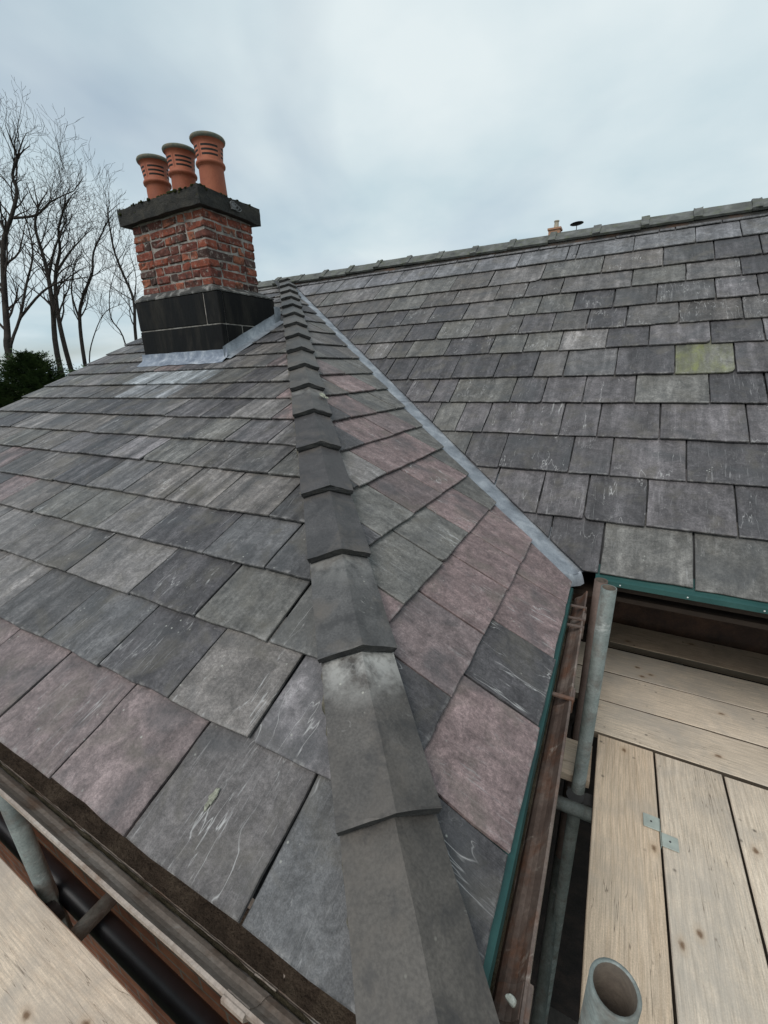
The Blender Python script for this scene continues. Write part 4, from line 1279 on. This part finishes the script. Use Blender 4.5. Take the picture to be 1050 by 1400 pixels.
# clip joining two boards
cl = empty('board_clip', (3.738, -2.91, ZB))
tag(cl, 'small grey metal clip of two square plates across the board joint', 'clip')
for (x0, x1, y0, y1) in ((3.689, 3.7365, -2.908, -2.858), (3.7405, 3.788, -2.957, -2.909)):
    bm = bmesh.new(); add_box(bm, x0, x1, y0, y1, ZB + 0.002, ZB + 0.006)
    bmesh.ops.bevel(bm, geom=bm.edges[:], offset=0.001, segments=1, affect='EDGES')
    pt = obj('plate', bm, M_CLIP, cl)
    bm = bmesh.new(); bmesh.ops.create_uvsphere(bm, u_segments=8, v_segments=5, radius=0.0035, matrix=Matrix.Translation(((x0 + x1) / 2, (y0 + y1) / 2, ZB + 0.006)))
    obj('nail', bm, M_STEELDARK, pt)
bm = bmesh.new(); add_box(bm, 3.7375, 3.7395, -2.957, -2.858, ZB - 0.036, ZB + 0.004)
obj('web', bm, M_CLIP, cl)

# ------------------------------------------------------------------ bare trees
TREES = [
    [[(-17.70, 4.45, -0.01), (-17.89, 4.69, 0.91), (-18.19, 5.11, 2.46), (-18.43, 5.54, 3.92), (-18.42, 5.81, 4.62), (-18.31, 6.06, 5.13), (-18.23, 6.46, 6.07), (-18.46, 6.57, 6.70), (-18.39, 6.83, 7.29), (-18.39, 7.12, 8.04)], [(-17.69, 4.49, 0.09), (-17.53, 5.08, 1.41), (-17.41, 5.61, 2.64), (-17.27, 5.99, 3.45), (-17.30, 6.21, 4.07), (-17.56, 6.39, 4.91)], [(-17.53, 5.08, 1.41), (-16.90, 5.77, 2.33), (-16.27, 6.26, 2.71), (-15.23, 6.88, 2.87)], [(-18.21, 6.11, 5.12), (-17.44, 6.56, 5.21), (-17.03, 6.97, 5.70), (-16.33, 7.50, 6.08)], [(-18.43, 5.54, 3.92), (-19.19, 5.57, 5.10), (-19.58, 5.77, 6.19)], ],
    [[(-17.25, 5.93, 0.10), (-17.65, 6.41, 1.94), (-18.01, 6.72, 3.27), (-18.34, 6.88, 4.17), (-18.70, 7.04, 5.12), (-18.69, 7.32, 5.84)], [(-17.96, 6.68, 3.10), (-17.87, 7.16, 4.24), (-17.62, 7.73, 5.37)], ],
    [[(-17.76, 6.55, 0.25), (-18.33, 6.92, 2.06), (-18.56, 7.32, 3.43), (-18.52, 7.69, 4.35), (-18.69, 7.94, 5.25), (-18.57, 8.31, 6.08)], [(-18.56, 7.32, 3.43), (-18.15, 7.87, 4.28), (-17.77, 8.35, 5.01)], ],
    [[(-18.44, 7.57, -0.20), (-18.90, 8.06, 1.76), (-18.88, 8.45, 2.75), (-18.64, 8.93, 3.70), (-18.71, 9.25, 4.62), (-18.46, 9.71, 5.47)], [(-18.85, 8.03, 1.60), (-19.37, 8.23, 2.89), (-19.36, 8.72, 4.17)], [(-18.27, 7.71, -0.08), (-18.19, 8.21, 1.13), (-17.86, 8.71, 1.98), (-17.33, 9.10, 2.25)], ],
    [[(-17.51, 9.67, 0.84), (-17.83, 10.16, 2.60), (-18.46, 10.31, 3.89), (-18.97, 10.43, 4.95), (-19.30, 10.67, 6.06), (-19.48, 10.81, 6.67)], [(-18.09, 9.42, 1.00), (-18.70, 9.41, 1.86), (-18.91, 9.74, 3.04), (-18.79, 10.18, 4.04)], [(-17.83, 10.16, 2.60), (-17.87, 10.54, 3.67), (-18.19, 10.75, 4.68)], ],
]
def tree(lines, seed, label, r0):
    rnd = random.Random(seed)
    if seed == 11: lines = [lines[0][:-1]] + lines[1:]
    b0 = Vector(lines[0][0])
    base = Vector((b0.x + rnd.uniform(-.2, .2), b0.y + rnd.uniform(-.2, .2), GROUND))
    root = empty('bare_tree', base)
    tag(root, label, 'tree', 'bare winter trees beyond the house')
    tb, cb = bmesh.new(), bmesh.new()
    SIDE = Vector((0.88, 0.47, 0)); DEEP = Vector((-0.47, 0.88, 0))
    def smooth(pts, n=4):
        res = []
        P_ = [pts[0]] + pts + [pts[-1]]
        for i in range(1, len(P_) - 2):
            for k in range(n):
                t = k / n
                a, b, c, d = P_[i - 1], P_[i], P_[i + 1], P_[i + 2]
                res.append(0.5 * ((2 * b) + (c - a) * t + (2 * a - 5 * b + 4 * c - d) * t * t + (3 * b - a - 3 * c + d) * t ** 3))
        res.append(pts[-1])
        return res
    def twig(p, d, length, r, lvl):
        n = max(3, int(length / 0.22))
        seg = length / n
        prev = p
        for i in range(n):
            d = (d + Vector((rnd.gauss(0, .17), rnd.gauss(0, .17), rnd.gauss(0, .12))) + Vector((0, 0, 0.055))).normalized()
            nxt = prev + d * seg
            ra, rb = max(0.0042, r * (1 - .7 * i / n)), max(0.0042, r * (1 - .7 * (i + 1) / n))
            add_tube(cb, prev, nxt + d * seg * .05, ra, rb, 5 if r > .03 else 3, cap=False)
            if lvl < 4 and i > 0 and rnd.random() < (0.78 if lvl < 3 else 0.92):
                sd = d.orthogonal().normalized()
                sd.rotate(Matrix.Rotation(rnd.uniform(0, 2 * math.pi), 3, d))
                nd = (d * .62 + sd * rnd.uniform(.4, .75) + Vector((0, 0, .16))).normalized()
                twig(nxt, nd, length * rnd.uniform(.32, .6), rb * .62, lvl + 1)
            prev = nxt
    for li, ln_ in enumerate(lines):
        pts = [Vector(p) for p in ln_]
        if li == 0: pts = [base, base.lerp(pts[0], .55) + Vector((rnd.uniform(-.15, .15), 0, 0))] + pts
        off = DEEP * (0 if li == 0 else rnd.uniform(-.7, .9))
        pts = [p + off * max(0, k - 1) / len(pts) for k, p in enumerate(pts)]
        if li > 0 and pts[0].z < 1.2: pts = [base + Vector((0, 0, 2.5)), base.lerp(pts[0], .75)] + pts
        sp = smooth(pts)
        n = len(sp) - 1
        ra0 = r0 if li == 0 else r0 * (0.50 if li == 1 else 0.36)
        for i in range(n):
            d = sp[i + 1] - sp[i]
            if d.length < 1e-4: continue
            ra, rb = ra0 * (1 - .72 * i / n), ra0 * (1 - .72 * (i + 1) / n)
            add_tube(tb, sp[i], sp[i + 1] + d * .06, ra, rb, 8, cap=False)
            if sp[i].z > 0.6 and i / n > 0.25 and rnd.random() < 0.95:
                dn = d.normalized()
                sd = SIDE * rnd.choice((-1, 1)) * rnd.uniform(.5, 1) + DEEP * rnd.uniform(-.8, .8)
                nd = (dn * .5 + sd.normalized() * .6 + Vector((0, 0, .25))).normalized()
                twig(sp[i + 1], nd, rnd.uniform(0.9, 2.2), rb * .45, 1)
        for _ in range(3):
            nd = ((sp[-1] - sp[-2]).normalized() + Vector((rnd.gauss(0, .35), rnd.gauss(0, .35), .3))).normalized()
            twig(sp[-1], nd, rnd.uniform(0.6, 1.1), ra0 * .26, 1)
    obj('trunk', tb, M_BARK, root, smooth=True)
    obj('crown', cb, M_TWIG, root)
for k, (lb, r0) in enumerate((('tallest bare tree, with a bent trunk at the left edge', 0.145), ('bare tree leaning left, just right of the tallest one', 0.13), ('bare tree with an upright dark trunk behind the evergreen', 0.12),
                              ('slender bare tree halfway between evergreen and chimney', 0.105), ('thin bare tree closest to the chimney', 0.09))):
    tree(TREES[k], 11 + 7 * k, lb, r0)

# ------------------------------------------------------------------ evergreens
def evergreen(base, height, rad, seed, label, n=2600):
    rnd = random.Random(seed)
    root = empty('evergreen_tree', base)
    tag(root, label, 'tree', 'dark evergreens beyond the verge')
    bm = bmesh.new()
    add_tube(bm, base, Vector(base) + Vector((0, 0, height * 0.95)), 0.13, 0.02, 8)
    obj('trunk', bm, M_BARK, root)
    V_, F_ = [], []
    B = Vector(base)
    for i in range(n):
        t = rnd.random() ** 0.75
        z = height * (0.12 + 0.88 * max(t, rnd.random() * .9))
        an = rnd.uniform(0, 2 * math.pi)
        prof = rad * (1 - max(0, (t - 0.6) / 0.4) ** 2.6) * (0.82 + 0.18 * math.sin(an * 5 + t * 9) + 0.12 * math.sin(an * 11 + t * 23))
        rr = prof * (rnd.random() ** 0.38)
        c = B + Vector((math.cos(an) * rr, math.sin(an) * rr, z))
        outd = Vector((math.cos(an), math.sin(an), rnd.uniform(0.1, 0.9))).normalized()
        L = rnd.uniform(0.16, 0.36)
        side = outd.cross(Vector((0, 0, 1))).normalized()
        # a feathery spray: a spine with leaflets
        for k in range(7):
            s = k / 6
            p = c + outd * L * s + Vector((0, 0, -0.06 * s * s))
            for sg in (-1, 1):
                w = (0.10 * (1 - s) + 0.02) * rnd.uniform(.7, 1.2)
                tip = p + side * sg * w + outd * 0.05 + Vector((0, 0, rnd.uniform(-.03, .03)))
                q0 = len(V_)
                V_.extend((p, p + outd * 0.035, tip))
                F_.append((q0, q0 + 1, q0 + 2))
    pyobj('crown', V_, F_, M_NEEDLE, root)
evergreen((-8.2, -0.6, GROUND), 6.25, 1.5, 1, 'dark evergreen at the left edge beside the verge', 6500)
evergreen((-7.9, 0.75, GROUND), 6.35, 1.4, 2, 'tallest dark evergreen, below the bare trees', 6000)
evergreen((-7.2, 1.55, GROUND), 6.0, 0.9, 3, 'lower dark evergreen nearest the chimney', 4600)
evergreen((-9.6, -1.6, GROUND), 6.3, 1.3, 4, 'dark evergreen half outside the left edge', 4500)

# ------------------------------------------------------------------ far house beyond the ridge
fh = empty('distant_house', (-0.5, 23.5, GROUND))
tag(fh, 'distant house beyond the ridge with only its orange chimney showing', 'house')
box('wall', -6.5, 5.5, 19.5, 27.5, GROUND, 1.2, M_FARBRICK, fh)
bm = bmesh.new()
tri = [(19.2, 1.2), (27.8, 1.2), (23.5, 4.9)]
A_ = [bm.verts.new((-6.8, y, z)) for y, z in tri]; B_ = [bm.verts.new((5.8, y, z)) for y, z in tri]
bm.faces.new(A_); bm.faces.new(B_[::-1])
for i in range(3):
    j = (i + 1) % 3
    bm.faces.new((A_[j], A_[i], B_[i], B_[j]))
obj('roof', bm, M_FARROOF, fh)
fc = box('chimney', -0.78, -0.22, 22.35, 22.9, 3.0, 5.70, M_FARBRICK, fh)
box('corbel', -0.83, -0.17, 22.30, 22.95, 5.70, 5.78, M_FARBRICK, fc)
bm = bmesh.new()
add_tube(bm, (-0.45, 22.62, 5.78), (-0.45, 22.62, 6.13), 0.125, 0.10, 12)
add_tube(bm, (-0.45, 22.62, 6.09), (-0.45, 22.62, 6.14), 0.13, 0.13, 12)
obj('chimney_pot', bm, M_BUFF, fc)
ds = empty('satellite_dish', (0.467, 23.24, 4.6))
tag(ds, 'dark saucer shaped dish on a thin mast beyond the ridge', 'dish')
bm = bmesh.new(); add_tube(bm, (0.467, 23.24, 4.4), (0.467, 23.24, 5.95), 0.018, n=8)
obj('mast', bm, M_STEELDARK, ds)
bm = bmesh.new()
rows = []
for k in range(5):
    r_ = 0.33 * k / 4
    rows.append([bm.verts.new((r_ * math.cos(2*math.pi*i/24), r_ * math.sin(2*math.pi*i/24), 0.06 * (k / 4) ** 2)) for i in range(24)] if k else [bm.verts.new((0, 0, 0))])
for i in range(24): bm.faces.new((rows[0][0], rows[1][i], rows[1][(i + 1) % 24]))
for a, b in zip(rows[1:], rows[2:]):
    for i in range(24): bm.faces.new((a[i], b[i], b[(i + 1) % 24], a[(i + 1) % 24]))
bmesh.ops.solidify(bm, geom=bm.faces[:], thickness=0.02)
obj('saucer', bm, M_BLACK, ds, Matrix.Translation((0.467, 23.24, 5.95)) @ Matrix.Rotation(R(-4), 4, 'Y') @ Matrix.Rotation(R(-3), 4, 'X'))
